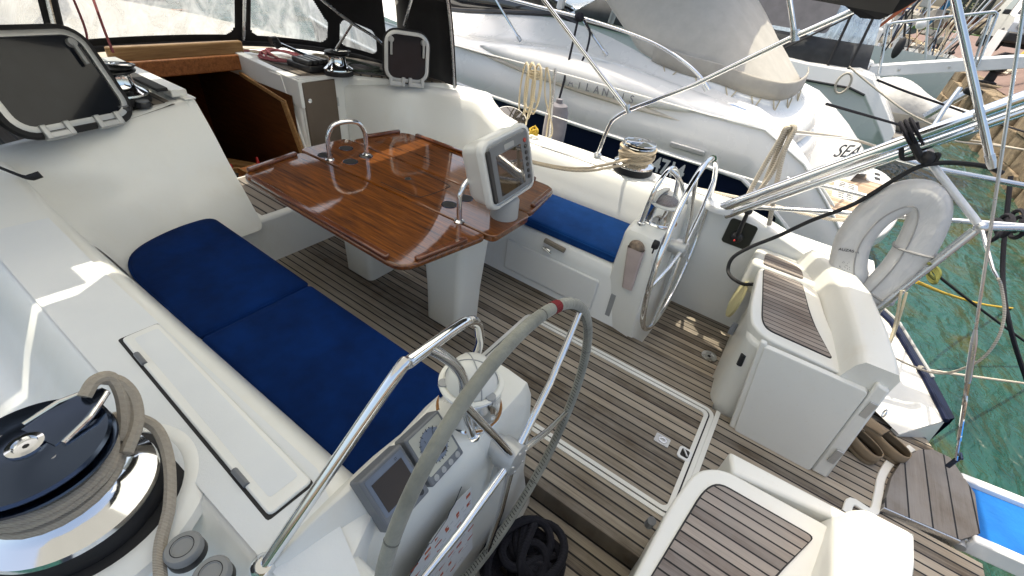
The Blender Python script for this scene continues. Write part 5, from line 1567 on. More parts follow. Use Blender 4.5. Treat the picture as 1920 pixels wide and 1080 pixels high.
G().prism([at(1560, -6, x=1.25), at(1580, 8, x=1.22), at(1613, 34, x=1.19), at(1650, 37, x=1.16), at(1690, 18, x=1.08), at(1730, -6, x=1.0)], (-.01, .0, .03)).done('valance', DARKCAN, BI)
tb = at(1120, 291, x=1.35)
m = [tb, at(1136, 250, x=1.35), at(1146, 229, x=1.345), at(1160, 217, x=1.34), at(1180, 206, x=1.33), at(1300, 160, x=1.32), at(1490, 68, x=1.31), at(1600, 20, x=1.28)]
G().tube(cat_pts(m[:5], 4) + m[5:], .0135, 10).done('leg', CHROME, BI)
G().tube([at(1176, 205, x=1.33), at(1020, 0, x=1.33), at(1000, -28, x=1.33)], .0135, 10).done('fore_strut', CHROME, BI)
G().tube([at(1490, 69, x=1.31), at(1478, -14, x=1.31)], .0125, 10).done('aft_strut', CHROME, BI)
G().lathe([(.020, -.02), (.02, .03)], at(1490, 69, x=1.31), (0, .4, .9), 12).done('joint', STEEL, BI)
G().lathe([(.018, -.02), (.018, .03)], at(1178, 206, x=1.33), (0, .5, .8), 12).done('joint', STEEL, BI)
G().lathe([(.03, -.006), (.028, .008), (.016, .02)], tb, (0, .2, 1), 16).done('foot', STEEL, BI)

# ================================================================== STERN GEAR OF OUR YACHT
t = root('stern_davit', 'thick polished twin tube davit rising aft from the starboard coaming', 'davit', (1.2, .19, .66))
a0, a1 = V((1.2, .215, .685)), V((1.2, -1.0, 1.83))
G().tube([a0, a1], .0275, 16).done('upper_tube', CHROME, t)
off = V((.03, -.030, -.052))
G().tube([a0 + off, a1 + off], .021, 14).done('lower_tube', CHROME, t)
G().lathe([(.085, 0), (.088, .02), (.08, .035), (.03, .04)], (1.24, .24, .655), n=32).done('base', WHITEP, t)
# steel bimini backstrut crossing the davit
t = root('support_pole', 'slim polished pole crossing in front of the davit at upper right', 'pole', at(1860, 300, x=1.12))
G().tube([at(1786, -25, x=1.14), at(1857, 298, x=1.12)], .0145, 12).done('tube', CHROME, t)
G().lathe([(.012, -.03), (.017, 0), (.017, .03)], at(1858, 303, x=1.12), (at(1786, -25, x=1.14) - at(1857, 298, x=1.12)), 12).done('end_fitting', STEEL, t)
# pushpit
nd = V((1.12, -.80, 1.005))
RAILM = simple('white_coated_rail', (.70, .71, .72), .3, .2, .04)
t = root('pushpit', 'stern rail with a white upper tube and steel corner joint holding the lifebuoy', 'stern rail', (1.0, -.68, .4))
G().tube([at(1728, 285, x=1.25), at(1745, 305, x=1.23), nd], .0165, 12).done('upper_rail', RAILM, t)
rb = at(1618, 600, x=1.02)
G().tube([nd, rb], .0140, 12).done('corner_leg', STEEL, t)
G().tube([nd + V((0, .02, -.02)), rb + V((.05, -.01, .02))], .010, 10).done('inner_leg', STEEL, t)
G().ball(nd, .026, 14, 10).done('joint', STEEL, t)
G().tube([nd + V((.2, -.6, .16)), nd, ], .0145, 12).done('aft_rail', STEEL, t)
G().tube([nd + V((.03, 0, -.05)) + V((.25, -.8, .2)), nd + V((.15, .25, -.10)), V((1.30, .1, .70))], .0125, 10).done('mid_rail', STEEL, t)
G().tube([nd, at(1862, 505, y=-.86), at(1876, 530, y=-.90)], [.009, .006, .005], 8).done('strop', STEEL, t)
G().tube([at(1640, 285, x=1.55), at(1760, 318, x=1.6), at(1930, 350, x=1.7)], .0145, 10).done('outer_rail', STEEL, t)
G().tube([at(1705, 288, x=1.5), at(1742, 250, x=1.55), at(1770, 205, x=1.6), at(1800, 165, x=1.65)], .012, 10).done('outer_stanchion', STEEL, t)
# dark lashings
t = root('lashing', 'black straps lashed round the davit and stern rail joint', 'lashing', at(1720, 300, x=1.2))
g = G()
p = at(1702, 240, x=1.2)
d = (a1 - a0).normalized(); u = d.cross(V((1, 0, 0))).normalized()
g.tube([p + V((0, 0, -.03)) + (V((1, 0, 0)) * math.cos(a) + u * math.sin(a)) * .058 + d * (.0011 * k) for k, a in enumerate([i * math.pi / 8 for i in range(50)])], .007, 7)
g.done('strap', BLKR, t)
g = G()
g.tube(cat_pts([at(1700, 246, x=1.16), at(1715, 275, x=1.18), at(1730, 300, x=1.2), at(1755, 300, x=1.22)], 4), .016, 8)
g.tube(cat_pts([at(1690, 275, x=1.2), at(1692, 297, x=1.2), at(1715, 296, x=1.2), at(1745, 292, x=1.2), at(1760, 290, x=1.2), at(1752, 305, x=1.2)], 4), .010, 8)
g.ball(at(1738, 296, x=1.2), (.04, .03, .03), 10, 8)
g.done('strap_ends', MATTE, t)

# lifebuoy: horseshoe hanging from the rail
LB = root('lifebuoy', 'pale grey covered horseshoe lifebuoy hanging on the stern rail', 'lifebuoy', (1.1, -.64, .5))
# centre line drawn on the plane through the rail (x about 1.2, leaning), in real depth
pl = [at(1600, 538, x=1.155), at(1590, 500, x=1.165), at(1602, 448, x=1.18), at(1640, 400, x=1.195), at(1690, 372, x=1.20), at(1730, 372, x=1.195), at(1742, 400, x=1.185), at(1724, 450, x=1.165), at(1692, 500, x=1.145), at(1655, 540, x=1.13), at(1628, 562, x=1.12)]
cl = cat_pts(pl, 6)
cen = sum(cl, V()) / len(cl)
nb = (cl[6] - cl[0]).cross(cl[30] - cl[10]).normalized()
# plane normal from a fit of three points
nb = (pl[2] - pl[0]).cross(pl[8] - pl[0]).normalized()
if nb.dot(CAM - cen) < 0: nb = -nb
rows = []
NL = len(cl)
for i, c in enumerate(cl):
    tg = (cl[min(i + 1, NL - 1)] - cl[max(i - 1, 0)]).normalized()
    side = tg.cross(nb).normalized()
    e = min(i, NL - 1 - i)
    k = min(1, .70 + .10 * e)
    row = []
    for (a, b) in rrect(-.080, -.062, .080, .062, .048, 4):
        row.append(c + side * a * k + nb * (b * k))
    rows.append(row)
def wr(): 
    m, n, b = new_mat('wrinkled_grey_cover')
    co = coords(n)
    b.inputs['Roughness'].default_value = 1.0; b.inputs['Specular IOR Level'].default_value = .05
    f = noise(n, coords(n, (30, 30, 7)), 1.2, 4, .5, .5)
    L(n, ramp(n, noise(n, co, 14, 5), [(.3, (.56, .555, .55)), (.7, (.64, .635, .63))]), b.inputs['Base Color'])
    bump(n, b, f, .35, .015)
    return m
WRK = wr()
g = G(); g.grid(rows, cu=True); g.poly(rows[0]); g.poly(rows[-1])
g.done('cover', WRK, LB, bevel=0, ang=70)
g = G()
for kk in (4, 14):
    g.tube([r[kk] + (r[kk] - c) * .02 for r, c in zip(rows, cl)], .0035, 6)
g.done('piping', GREYCAN, LB)
g = G()
for i in (44, 56):
    if i < NL: g.tube([q + (q - cl[i]) * .03 for q in rows[i]], .006, 6, True)
g.done('strap', GREYCAN, LB)
q = rows[6]; 
tx = (cl[2] - cl[12]).normalized()
def lbtext(body, size, i, u0, name):
    tg = (cl[min(i + 1, NL - 1)] - cl[max(i - 1, 0)]).normalized(); side = tg.cross(nb).normalized()
    xd = -side if (-side).dot(RW.transposed() @ V((1, 0, 0))) > 0 else side
    yd = nb.cross(xd)
    text(name, body, size, cl[i] + nb * .0632 - xd * .045 + yd * u0, xd, yd, INK, LB, .001)
lbtext('AUZAS A', .021, 10, .0, 'lettering')
lbtext('a NIT', .018, 58, .0, 'lettering')
random.seed(9)
tg = (cl[8] - cl[6]).normalized(); side = tg.cross(nb).normalized()
g = G()
for i in range(22):
    c = cl[7] + nb * .0628 + side * random.uniform(-.03, .03) + tg * random.uniform(-.025, .025)
    g.rod(c, c + (side * random.uniform(-1, 1) + tg * random.uniform(-1, 1)) * .008, .001, 4)
g.done('faded_print', simple('faded_print', (.25, .25, .26), .8), LB)
tag(G().tube(cat_pts([at(1752, 360, x=1.20), at(1765, 357, x=1.20), at(1778, 352, x=1.215), at(1790, 362, x=1.22), at(1772, 364, x=1.20), at(1768, 372, x=1.19)], 5), .004, 6).done('red_lashing', simple('red_cord', (.42, .06, .07), .7)), 'small red cord tying the lifebuoy to the white rail', 'cord')

# backstay with turnbuckle
bs0 = at(1793, 862, y=-1.19)
bsd = (V((.645, -.28, 1.95)) - bs0).normalized()
t = root('backstay', 'steel backstay with a turnbuckle at the stern corner', 'stay', bs0)
f = lambda k: bs0 + bsd * k
G().tube([f(.62), f(17)], .0052, 8).done('wire', STEEL, t)
G().tube([f(.44), f(.46), f(.64), f(.66), f(.70)], [.009, .011, .011, .010, .006], 10).done('terminal', STEEL, t)
g = G()
for s_ in (-1, 1): g.tube([f(.14), f(.16) + V((s_ * .013, 0, 0)), f(.36) + V((s_ * .013, 0, 0)), f(.38)], .006, 8)
g.tube([f(.12), f(.20)], .009, 8).tube([f(.32), f(.45)], .009, 8)
g.done('turnbuckle', CHROME, t)
g = G().box(bs0 + V((0, 0, -.02)), (.008, .020, .08)); g.rod(bs0 + V((-.02, 0, .03)), bs0 + V((.02, 0, .03)), .007, 8)
g.done('chainplate', DARKM, t, bevel=.003)
G().tube([f(0), f(.14)], .006, 8).done('toggle', STEEL, t)
# rope falls tied to the rail, hose, mooring lines
rope_specs = [
    ('white rope fall from the rail joint to the deck cleat', [at(1690, 545, x=1.03), at(1680, 600, x=.99), at(1668, 640, x=.92), at(1645, 678, z=.36)], .006, CREAM),
    ('second white rope fall beside the first at the stern rail', [at(1700, 548, x=1.04), at(1685, 600, x=1.0), at(1670, 640, x=.95), at(1650, 672, z=.36)], .006, CREAM),
    ('slack pale line looping from the stern rail to the backstay', [at(1695, 545, x=1.04), at(1650, 585, x=1.06), at(1634, 625, x=1.02), at(1660, 660, y=-.85), at(1720, 690, y=-.98), at(1770, 700, y=-1.05), at(1830, 680, y=-1.05), at(1868, 640, y=-1.02), at(1883, 590, y=-.98), at(1878, 540, y=-.92), at(1872, 522, y=-.88)], .0055, WHTR),
    ('thick cream stern line running aft from the quarter', [at(1725, 688, z=.20), at(1760, 697, y=-1.4), at(1930, 720, y=-2.6)], .010, WHTR),
    ('yellow mooring line sloping down to the water', [at(1717, 528, y=-.9), at(1780, 553, y=-1.6), at(1850, 572, y=-2.3), at(1935, 582, y=-3.3)], .011, YELR),
    ('black mooring line crossing under the pale slack line', [at(1700, 460, x=1.9), at(1765, 522, y=-1.4), at(1850, 588, y=-2.0), at(1935, 650, y=-2.6)], .011, BLKR),
    ('steep black cable hanging behind the backstay', [at(1895, 330, y=-1.0), at(1880, 500, y=-1.2), at(1893, 610, y=-1.35), at(1935, 745, y=-1.7)], .011, BLKR),
    ('white twisted mooring line running across the water to the quay', [at(1480, 246, x=1.9), at(1600, 262, x=4.2), at(1700, 285, y=-1.5), at(1800, 262, y=-2.6), at(1930, 282, y=-3.6)], .014, WHTR),
    ('thin black mooring line from the neighbour to the quay', [at(1550, 195, x=4.2), at(1700, 245, x=6.5) if 0 else at(1620, 215, x=5), at(1760, 205, y=-1.6) if 0 else at(1700, 238, x=6)], .014, BLKR),
    ('dark line sloping behind the davit towards the quay wall', [at(1645, 150, x=8.6), at(1700, 172, x=9), at(1780, 200, x=9.4), at(1850, 225, y=-3.2), at(1930, 250, y=-3.6)], .018, BLKR),
    ('pale line from the second motor yacht down past the dinghy', [at(1592, 125, x=8), at(1640, 165, x=8), at(1700, 210, x=8), at(1760, 240, x=8.2)], .014, WHTR),
    ('white line with a spliced end above the green water', [at(1755, 258, y=-1.9), at(1812, 268, y=-2.3), at(1860, 272, y=-2.8), at(1935, 283, y=-3.4)], .016, WHTR),
]
for lb, pts, r, m in rope_specs:
    tag(G().tube(cat_pts(pts, 8), r, 7).done('mooring_line' if 'moor' in lb or 'quay' in lb or 'stern line' in lb else 'line', m), lb, 'rope')
p = at(1750, 515, y=-.98)
g = G()
for j in range(4): g.tube([p + V((.075 * math.cos(a) * (1 - .12 * j), .05 * math.cos(a) * .3, .026 * math.sin(a) + .010 * j - .012)) for a in [2 * math.pi * k / 20 for k in range(20)]], .007, 6, True)
g.tube([p + V((-.07, 0, 0)), p + V((-.10, .05, .03)), nd + V((-.06, .08, -.20))], .007, 6)
tag(g.done('rope_bundle', GRNR), 'olive green rope bundle tied under the stern rail', 'rope')
g = G()
random.seed(21)
c = at(1895, 432, y=-1.0)
for j in range(9):
    g.tube([c + V((.025 * j - .08 + .09 * math.cos(a), -.03 * j + .08, .045 * math.sin(a) + .02 * (j % 3) + .008 * j)) for a in [2 * math.pi * k / 18 for k in range(18)]], .010, 6, True)
tag(g.done('rope_bundle', BLKR), 'dark tangle of rope hung at the right end of the stern rail', 'rope')
# cleat on the quarter
p = at(1632, 655, z=.36)
t = root('cleat', 'small steel cleat on the starboard quarter deck', 'cleat', p)
G().tube([p + V((-.05, .03, .028)), p + V((0, 0, .036)), p + V((.05, -.03, .028))], [.006, .010, .006], 8).done('horns', CHROME, t)
G().box(p + V((0, 0, .012)), (.03, .02, .03)).done('foot', CHROME, t, bevel=.004)
g = G()
for j in range(3): g.tube([p + V((.055 * math.cos(a), .03 * math.sin(a), .022 + .008 * j)) for a in [2 * math.pi * k / 16 for k in range(16)]], .006, 6, True)
tag(g.done('cleat_turns', WHTR), 'turns of white line belayed on the quarter cleat', 'rope')

# lifelines, stanchion, hanging coils, fender, oval disc
ST = at(1040, 225, x=1.72)
for i, (lb, pts) in enumerate((('upper guard wire along the starboard side', [at(820, 76, x=1.9), at(1085, 146, x=1.85), at(1330, 215, x=1.75), at(1480, 250, x=1.62), at(1705, 262, x=1.25) if 0 else at(1610, 262, x=1.6)]),
                               ('lower guard wire along the starboard side', [at(880, 165, x=1.92), at(1280, 298, x=1.86), at(1440, 345, x=1.8)]))):
    tag(G().tube(pts, .0045, 6).done('guard_wire', WHITEP), lb, 'wire')
t = root('stanchion', 'thin steel stanchion behind the hanging cream rope', 'stanchion', at(1030, 262, x=1.84))
G().tube([at(1030, 262, x=1.84), at(1041, 128, x=1.85)], .011, 10).done('tube', STEEL, t)
G().lathe([(.025, 0), (.015, .03)], at(1030, 262, x=1.84), n=12).done('socket', STEEL, t)
p = at(1008, 126, x=1.84)
g = G()
for j in range(6):
    m = [p + V((-.06 + .03 * math.sin(j * 2.1) + .055 * math.sin(a) * (1 if j % 2 else .8), .02 * j - .05 + .07 * math.sin(a), -.14 - .02 * (j % 3) + (.17 + .02 * (j % 3)) * math.cos(a))) for a in [2 * math.pi * k / 24 for k in range(24)]]
    g.tube(m, .0075, 6, True)
g.tube(cat_pts([p + V((0, -.02, -.26)), at(1000, 185, x=1.78), at(990, 215, x=1.72), at(986, 235, x=1.66)], 4), .0075, 6)
for j in range(3): g.tube([p + V((-.02 + .05 * math.cos(a), .05 * math.sin(a), -.035 - .02 * j)) for a in [2 * math.pi * k / 14 for k in range(14)]], .0075, 6, True)
tag(g.done('rope_coil', CREAM), 'cream rope coil hanging from the starboard guard wire', 'rope')
g = G()
g.tube(cat_pts([at(1026, 126, x=1.84), at(1032, 160, x=1.83), at(1030, 210, x=1.82), at(1024, 258, x=1.78)], 5), .0075, 6)
g.tube(cat_pts([at(1024, 126, x=1.85), at(1022, 180, x=1.83), at(1034, 230, x=1.80), at(1035, 250, x=1.79), at(1028, 262, x=1.77)], 5), .0075, 6)
tag(g.done('fender_rope', CREAM), 'two cream rope parts hanging beside the fender', 'rope')
p = at(1040, 240, x=2.12)
t = root('fender', 'grey cloth covered fender hanging against the navy hull', 'fender', p)
G().lathe([(.02, -.30), (.08, -.28), (.10, -.22), (.105, 0), (.10, .14), (.08, .20), (.03, .22), (.028, .25)], p, n=24).done('cover', fabric('grey_fender_cloth', (.17, .165, .185), .95, .2, 300, 2, 14), t)
G().tube([p + V((0, 0, .24)), at(1047, 195, x=2.3)], .006, 6).done('lanyard', BLKR, t)
p = at(958, 222, x=1.62)
t = root('oval_disc', 'black oval disc with thin white rim lying on the side deck', 'disc', p)
dn = V((-.25, -.35, .9)).normalized()
G().lathe([(.135, -.006), (.14, 0), (.135, .006)], p, dn, 40).done('rim', WHITEP, t)
G().lathe([(.130, .0061), (.0005, .0075)], p, dn, 40).done('face', BLKGLS, t)
# white twisted rope hanks by the throttle
p = at(1474, 240, x=1.34)
for pts, lb in (([at(1392, 385, x=1.34), at(1430, 315, x=1.34), at(1462, 262, x=1.34), p + V((0, 0, .0)), at(1482, 252, x=1.36), at(1450, 320, x=1.36), at(1420, 362, x=1.36)], 'left bight of white twisted rope hanging over the guard wire'),
                ([at(1442, 422, x=1.30), at(1455, 350, x=1.31), at(1470, 285, x=1.32), at(1490, 242, x=1.34), at(1478, 242, x=1.36), at(1455, 290, x=1.38), at(1432, 345, x=1.40)], 'right bight of white twisted rope hanging over the guard wire')):
    tag(G().tube(cat_pts(pts, 7), .0125, 8).done('twisted_rope', WHTR), lb, 'rope')
m = [at(1280, 348, x=1.62), at(1360, 365, x=1.62), at(1440, 383, x=1.62), at(1540, 408, x=1.5), at(1590, 414, x=1.4)]
tag(G().tube(cat_pts(m, 6), .010, 7).done('spring_line', WHTR), 'white spring line along the navy hull below the davit', 'rope')
m = [at(1475, 335, x=1.5), at(1560, 352, x=1.5), at(1640, 372, x=1.45), at(1700, 382, x=1.4)]
tag(G().tube(m, .013, 10).done('steel_rail', STEEL), 'steel rail section passing behind the twisted ropes', 'rail')

# ================================================================== NEIGHBOURING MOTOR YACHT (hull face at about x = 3, seen from its port side)
MY = root('motor_yacht', 'white motor yacht with navy hull and taupe canopy moored alongside', 'motor yacht', (4.9, 1.5, ZW))
def hs(y):               # half beam towards the bow
    k = max(0, (y - 1.5) / 8.0)
    return 1.95 * (1 - k ** 2.2 * .9)
XC = 4.95
def hx(y, z):            # port hull face x at height z
    flare = .16 * max(0, .35 - z)
    return XC - hs(y) + flare
ysec = [-.62, -.4, -.1, .3, .8, 1.4, 2.0, 2.8, 3.6, 4.6, 5.8, 7.2, 8.6]
def sheer(y): return .775 + .004 * max(0, y) - .80 * max(0, .22 - y) ** 1.3
def rub(y): return .33 + .006 * max(0, y) - .62 * max(0, .35 - y) ** 1.25
rows = []
for y in ysec:
    rows.append([(hx(y, rub(y)) - .004, y, rub(y)), (hx(y, .0) , y, rub(y) - .35), (hx(y, -.5) + .04, y, min(-.45, rub(y) - .4)), (XC - hs(y) * .55, y, ZW - .3)])
G().grid(rows).done('navy_topsides', NAVY, MY, ang=60)
rows = []
for y in ysec:
    s_, r_ = sheer(y), rub(y)
    x = hx(y, .4)
    rows.append([(x + .10, y, ZW - .2 if y < -.3 else r_ - .05), (x, y, r_), (x - .03, y, r_ + .02), (x - .02, y, (s_ + r_) / 2), (x + .01, y, s_ - .03), (x + .03, y, s_)])
G().grid(rows).done('white_topsides', WHULL, MY, ang=60)
G().tube([(hx(y, .4) - .02, y, rub(y) + .015) for y in ysec], .024, 8).done('rubbing_strake', WHITEP, MY)
G().tube([(hx(y, .4) + .01, y, sheer(y) + .0) for y in ysec], .012, 8).done('sheer_line', WHITEP, MY)
# bulwark rolling over from the sheer, trough, and deck rising to the windscreen and canopy base
shp = [(835, 82), (915, 103), (1000, 125), (1080, 146), (1160, 168), (1240, 190), (1310, 210), (1380, 230), (1430, 244), (1480, 275), (1525, 330), (1562, 392)]
crp = [(850, 75, 3.3), (945, 78, 3.32), (1040, 88, 3.34), (1120, 107, 3.34), (1200, 130, 3.34), (1270, 158, 3.33), (1330, 178, 3.3), (1390, 203, 3.26), (1432, 231, 3.22), (1478, 268, 3.17), (1522, 322, 3.12), (1562, 387, 3.07)]
bsp = [(835, 20, 4.0), (915, 24, 4.0), (1000, 26, 4.0), (1075, 40, 3.95), (1150, 70, 3.8), (1215, 108, 3.6), (1275, 138, 3.52), (1345, 166, 3.5), (1405, 190, 3.5), (1448, 215, 3.5), (1490, 262, 3.45), (1535, 330, 3.4)]
rows = [[(4.75, 9.6, .98), (4.8, 9.6, 1.0), (4.82, 9.6, 1.02), (4.84, 9.6, 1.03), (4.88, 9.6, 1.03), (4.9, 9.6, 1.05), (4.95, 9.6, 1.1)], [(3.7, 6.9, .93), (3.74, 6.9, 1.0), (3.82, 6.9, 1.05), (3.92, 6.9, 1.06), (4.02, 6.9, 1.03), (4.2, 6.9, 1.08), (4.5, 6.9, 1.2)]]
for (a, b, c) in zip(shp, crp, bsp):
    s_ = at(*a, x=3.035); k_ = at(c[0] * 0 + b[0], b[1], x=b[2]); e_ = at(c[0], c[1], x=c[2])
    k_.y = k_.y * .5 + s_.y * .5 if 0 else k_.y
    tr = k_.lerp(e_, .35); tr.z = min(tr.z, k_.z - .012)
    rows.append([s_, s_.lerp(k_, .25) + V((-.03, 0, .03)), s_.lerp(k_, .7) + V((-.02, 0, .035)), k_, k_.lerp(tr, .5) + V((0, 0, -.004)), tr, e_])
g = G().grid(rows)
g.done('deck_moulding', WHULL, MY, ang=180, sub=1)
# eyebrow bulge along the topsides
def spindle(y0, y1, zc, dz, dx, sl, name, mat):
    rows = []
    n = 22
    for i in range(n + 1):
        k = i / n; y = y0 + (y1 - y0) * k
        w = (math.sin(math.pi * k) ** .75)
        x = hx(y, .4)
        z = zc + sl * (y - y0)
        rows.append([(x + .01, y, z + dz * w), (x - dx * w * .6, y, z + dz * w * .75), (x - dx * w, y, z + dz * .2 * w), (x - dx * w * .9, y, z - dz * .55 * w), (x - dx * .35 * w, y, z - dz * .9 * w), (x + .015, y, z - dz * w)])
    return G().grid(rows).done(name, mat, MY, ang=50, weld=True)
spindle(.88, 3.55, .78, .145, .085, .03, 'side_bulge', WHULL)
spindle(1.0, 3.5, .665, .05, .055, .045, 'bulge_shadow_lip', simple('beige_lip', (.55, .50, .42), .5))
# lettering
cy = [1.93 - i * .0 for i in range(8)]
w_ = 'ATLANTIS'
for i, ch in enumerate(w_):
    p = at(1068 + i * 16.2, 158 + i * 4.6, x=2.905)
    text('letter', ch, .105, (hx(p.y, .4) - .088 + .004 * abs(i - 2), p.y, p.z - .02), (0, -1, .0), (.12, 0, 1), SIL, MY, .006, 'CENTER', .9)
p = at(1165, 295, x=3.0)
p2 = at(1262, 320, x=3.0)
def regtext(body, px, py):
    q = at(px, py, x=3.01); zb = q.z
    x = 3.0 + .16 * (rub(q.y) - zb) - .014
    text('registration', body, .225, (x, q.y, zb), (0, -1, 0), (-.16, 0, 1), WHL, MY, .004, 'LEFT', .74, .006)
regtext('4714', 1220, 319); regtext('B', 1157, 293)
G().prism([(3.12, 1.25, 2.62), (3.3, 4.7, 2.68), (6.4, 4.7, 2.68), (6.5, 1.25, 2.62)], (0, 0, .08)).done('added_shade_roof', WHULL, MY, bevel=.03)  # unseen roof added to cast shade on the motor yacht deck
for _y in (2.9, 4.1):
    for _x in (4.1, 5.8): G().tube([(_x, _y, 2.64), (_x, _y + .25, 1.1)], .05, 8).done('shade_roof_post', WHULL, MY)  # posts of the added roof
# side vent strip
p = at(1300, 280, x=3.0)
G().box((hx(p.y, .4) - .04, p.y + .05, p.z - .0), (.03, .34, .05)).done('vent_strip', DULL, MY, bevel=.01)
# windscreen and dark glass forward
rows = []
for a, b in (((1082, 44), (1078, 20)), ((1050, 27), (1020, -10)), ((960, 23), (930, -40)), ((870, 20), (840, -60)), ((780, 10), (740, -90))):
    p, q = at(*a, x=4.0), at(*b, x=4.25)
    rows.append([p, p.lerp(q, .5) + V((-.03, 0, .02)), q, q + V((.9, .1, .15))])
G().grid(rows).done('windscreen', BLKGLS, MY, thick=.01)
G().tube([r[0] + V((-.01, 0, 0)) for r in rows], .03, 8).done('windscreen_frame', BLACK, MY)
G().tube([r[0].lerp(r[2], .95) + V((-.03, 0, .02)) for r in rows], .02, 8).done('windscreen_rail', CHROME, MY)
# bow rail
rl = cat_pts([at(1585 - 30, 160, x=3.6) if 0 else at(1330, 168, x=3.25), at(1318, 150, x=3.25), at(1290, 122, x=3.25), at(1240, 88, x=3.25), at(1180, 62, x=3.25), at(1090, 33, x=3.25), at(1000, 10, x=3.25), at(930, -8, x=3.25)], 6)
G().tube(rl, .017, 10).done('side_rail', CHROME, MY)
for a, b in (((1090, 35), (1138, 104)), ((925, -8), (976, 77)), ((828, 40), (845, 80)), ((1308, 140), (1325, 170))):
    G().tube([at(*a, x=3.25), at(*b, x=3.25)], .014, 8).done('rail_post', CHROME, MY)
    G().lathe([(.02, 0), (.022, .06)], at(*b, x=3.25), at(*a, x=3.25) - at(*b, x=3.25), 10).done('post_foot', STEEL, MY)
tag(G().tube(cat_pts([at(1083, 40, x=3.2), at(1072, 90, x=3.05), at(1058, 150, x=2.92), at(1046, 195, x=2.86), at(1043, 210, x=2.80)], 5), .012, 7).done('fender_lanyard', BLKR), 'black lanyard from the motor yacht rail down to the fender', 'rope')
g = G(); g.tube(cat_pts([at(1095, 38, x=3.2), at(1106, 60, x=3.15), at(1100, 95, x=3.1), at(1090, 118, x=3.08), at(1088, 135, x=3.05)], 5), .011, 7)
g.ball(at(1086, 32, x=3.22), (.05, .05, .045), 10, 8)
tag(g.done('rope_end', BLKR), 'short black rope end knotted on the motor yacht rail', 'rope')
# taupe canopy
CN = root('boat_canopy', 'taupe canvas canopy with folds over the motor yacht cockpit', 'canopy', (4.9, .8, 1.2))
def cprof_(t):  # outline at bottom around the aft end, t 0..1 from port side forward to aft to starboard
    pts = [at(1185, 75, x=3.75), at(1205, 100, x=3.62), at(1270, 130, x=3.52), at(1340, 150, x=3.50), at(1400, 172, x=3.52), at(1450, 183, x=3.65), at(1480, 180, x=3.95), at(1500, 165, x=4.45), at(1503, 150, x=4.9)]
    return pts
bt = cat_pts(cprof_(0), 6)
tp_ = [at(1090, -85, x=3.95), at(1105, -90, x=3.95), at(1142, -95, x=3.95), at(1192, -98, x=4.0), at(1240, -100, x=4.05), at(1285, -100, x=4.2), at(1320, -100, x=4.45), at(1345, -100, x=4.8), at(1352, -100, x=5.1)]
tp_ = cat_pts(tp_, 6)
bt = [p for p in bt]
rows = []
random.seed(4)
nB = len(bt)
for j in range(15):
    k = j / 14
    row = []
    for i in range(nB):
        b, tq = bt[i], tp_[i]
        q = b.lerp(tq, k)
        if k < .06: q = b + V((0, 0, k * 1.0))
        out = (V((q.x, q.y, 0)) - V((5.0, 1.8, 0))).normalized()
        u = i / nB
        fold = .022 * (math.sin(u * 62 + k * 5) + .5 * math.sin(u * 131 + k * 9)) * max(0, (u - .45)) * 2 * min(1, k * 4) * (1 - k * .4)
        q = q + out * (fold + .07 * math.sin(k * math.pi) * .6)
        row.append(q)
    rows.append(row)
G().grid(rows).done('canvas', TAUPE, CN, thick=.004, ang=180)
# solid band at the bottom
rows = []
for k, o_ in ((-.02, .012), (.05, .022), (.13, .018), (.145, .004)):
    rows.append([b + V((0, 0, k)) + (V((b.x, b.y, 0)) - V((5.0, 1.8, 0))).normalized() * o_ for b in bt[8:]])
G().grid(rows).done('lower_band', fabric('taupe_band', (.34, .32, .28), .9, .08, 500, .6, 8), CN, thick=.004, ang=180)
g = G()
for i in range(10, nB - 4, 5):
    b = bt[i] + V((0, 0, -.02)); o_ = (V((b.x, b.y, 0)) - V((5.0, 1.8, 0))).normalized()
    nx = bt[min(i + 2, nB - 1)] + V((0, 0, -.02))
    g.rod(b + o_ * .02, b.lerp(nx, .5) + o_ * .05 + V((0, 0, -.10)), .006, 5).rod(nx + o_ * .02, b.lerp(nx, .5) + o_ * .05 + V((0, 0, -.10)), .006, 5)
g.done('lacing', CREAM, CN)
g = G()
for j in range(1, 6): g.tube([r[2 + 4 * j // 2] + V((-.006, 0, 0)) for r in rows[:1]] + [rows[0][2] + V((-.006, 0, 0.01))], .004, 4) if 0 else None
G().lathe([(.02, 0), (.018, .01), (.001, .012)], bt[5] + V((0, 0, .1)), (-1, 0, 0), 10).done('press_stud', STEEL, CN)
# coaming ring, domed aft deck
def ringpts(off, z, dz=0):
    return [V((b.x, b.y, 0)) + (V((b.x, b.y, 0)) - V((5.0, 1.8, 0))).normalized() * off + V((0, 0, z if not dz else b.z + dz)) for b in bt[10:]]
rows = [ringpts(-.05, 0, .02), ringpts(.01, 0, -.02), ringpts(.03, 0, -.10), ringpts(.10, 0, -.15), ringpts(.22, 0, -.19), ringpts(.30, 0, -.27), ringpts(.325, 0, -.36), ringpts(.27, 0, -.40)]
G().grid(rows).done('aft_coaming', WHULL, MY, ang=180, sub=1)
rows = [ringpts(.25, 0, -.38), ringpts(.34, 0, -.41), ringpts(.40, 0, -.45), ringpts(.42, 0, -.52), ringpts(.43, 0, -.60), ringpts(.38, 0, -.63), ringpts(.40, 0, -.66), ringpts(.47, 0, -.70), ringpts(.50, 0, -1.0), ringpts(.52, 0, -1.5)]
G().grid(rows).done('transom_moulding', WHULL, MY, ang=180, sub=1)
# name on the transom
p = at(1545, 285, x=4.0)
text('name', 'SEA', .20, (3.86, -.31, .52), (.66, -.60, .0), (.0, -.35, 1), SIL if 0 else simple('dark_name_letters', (.08, .09, .11), .5), MY, .006, 'LEFT', .9)
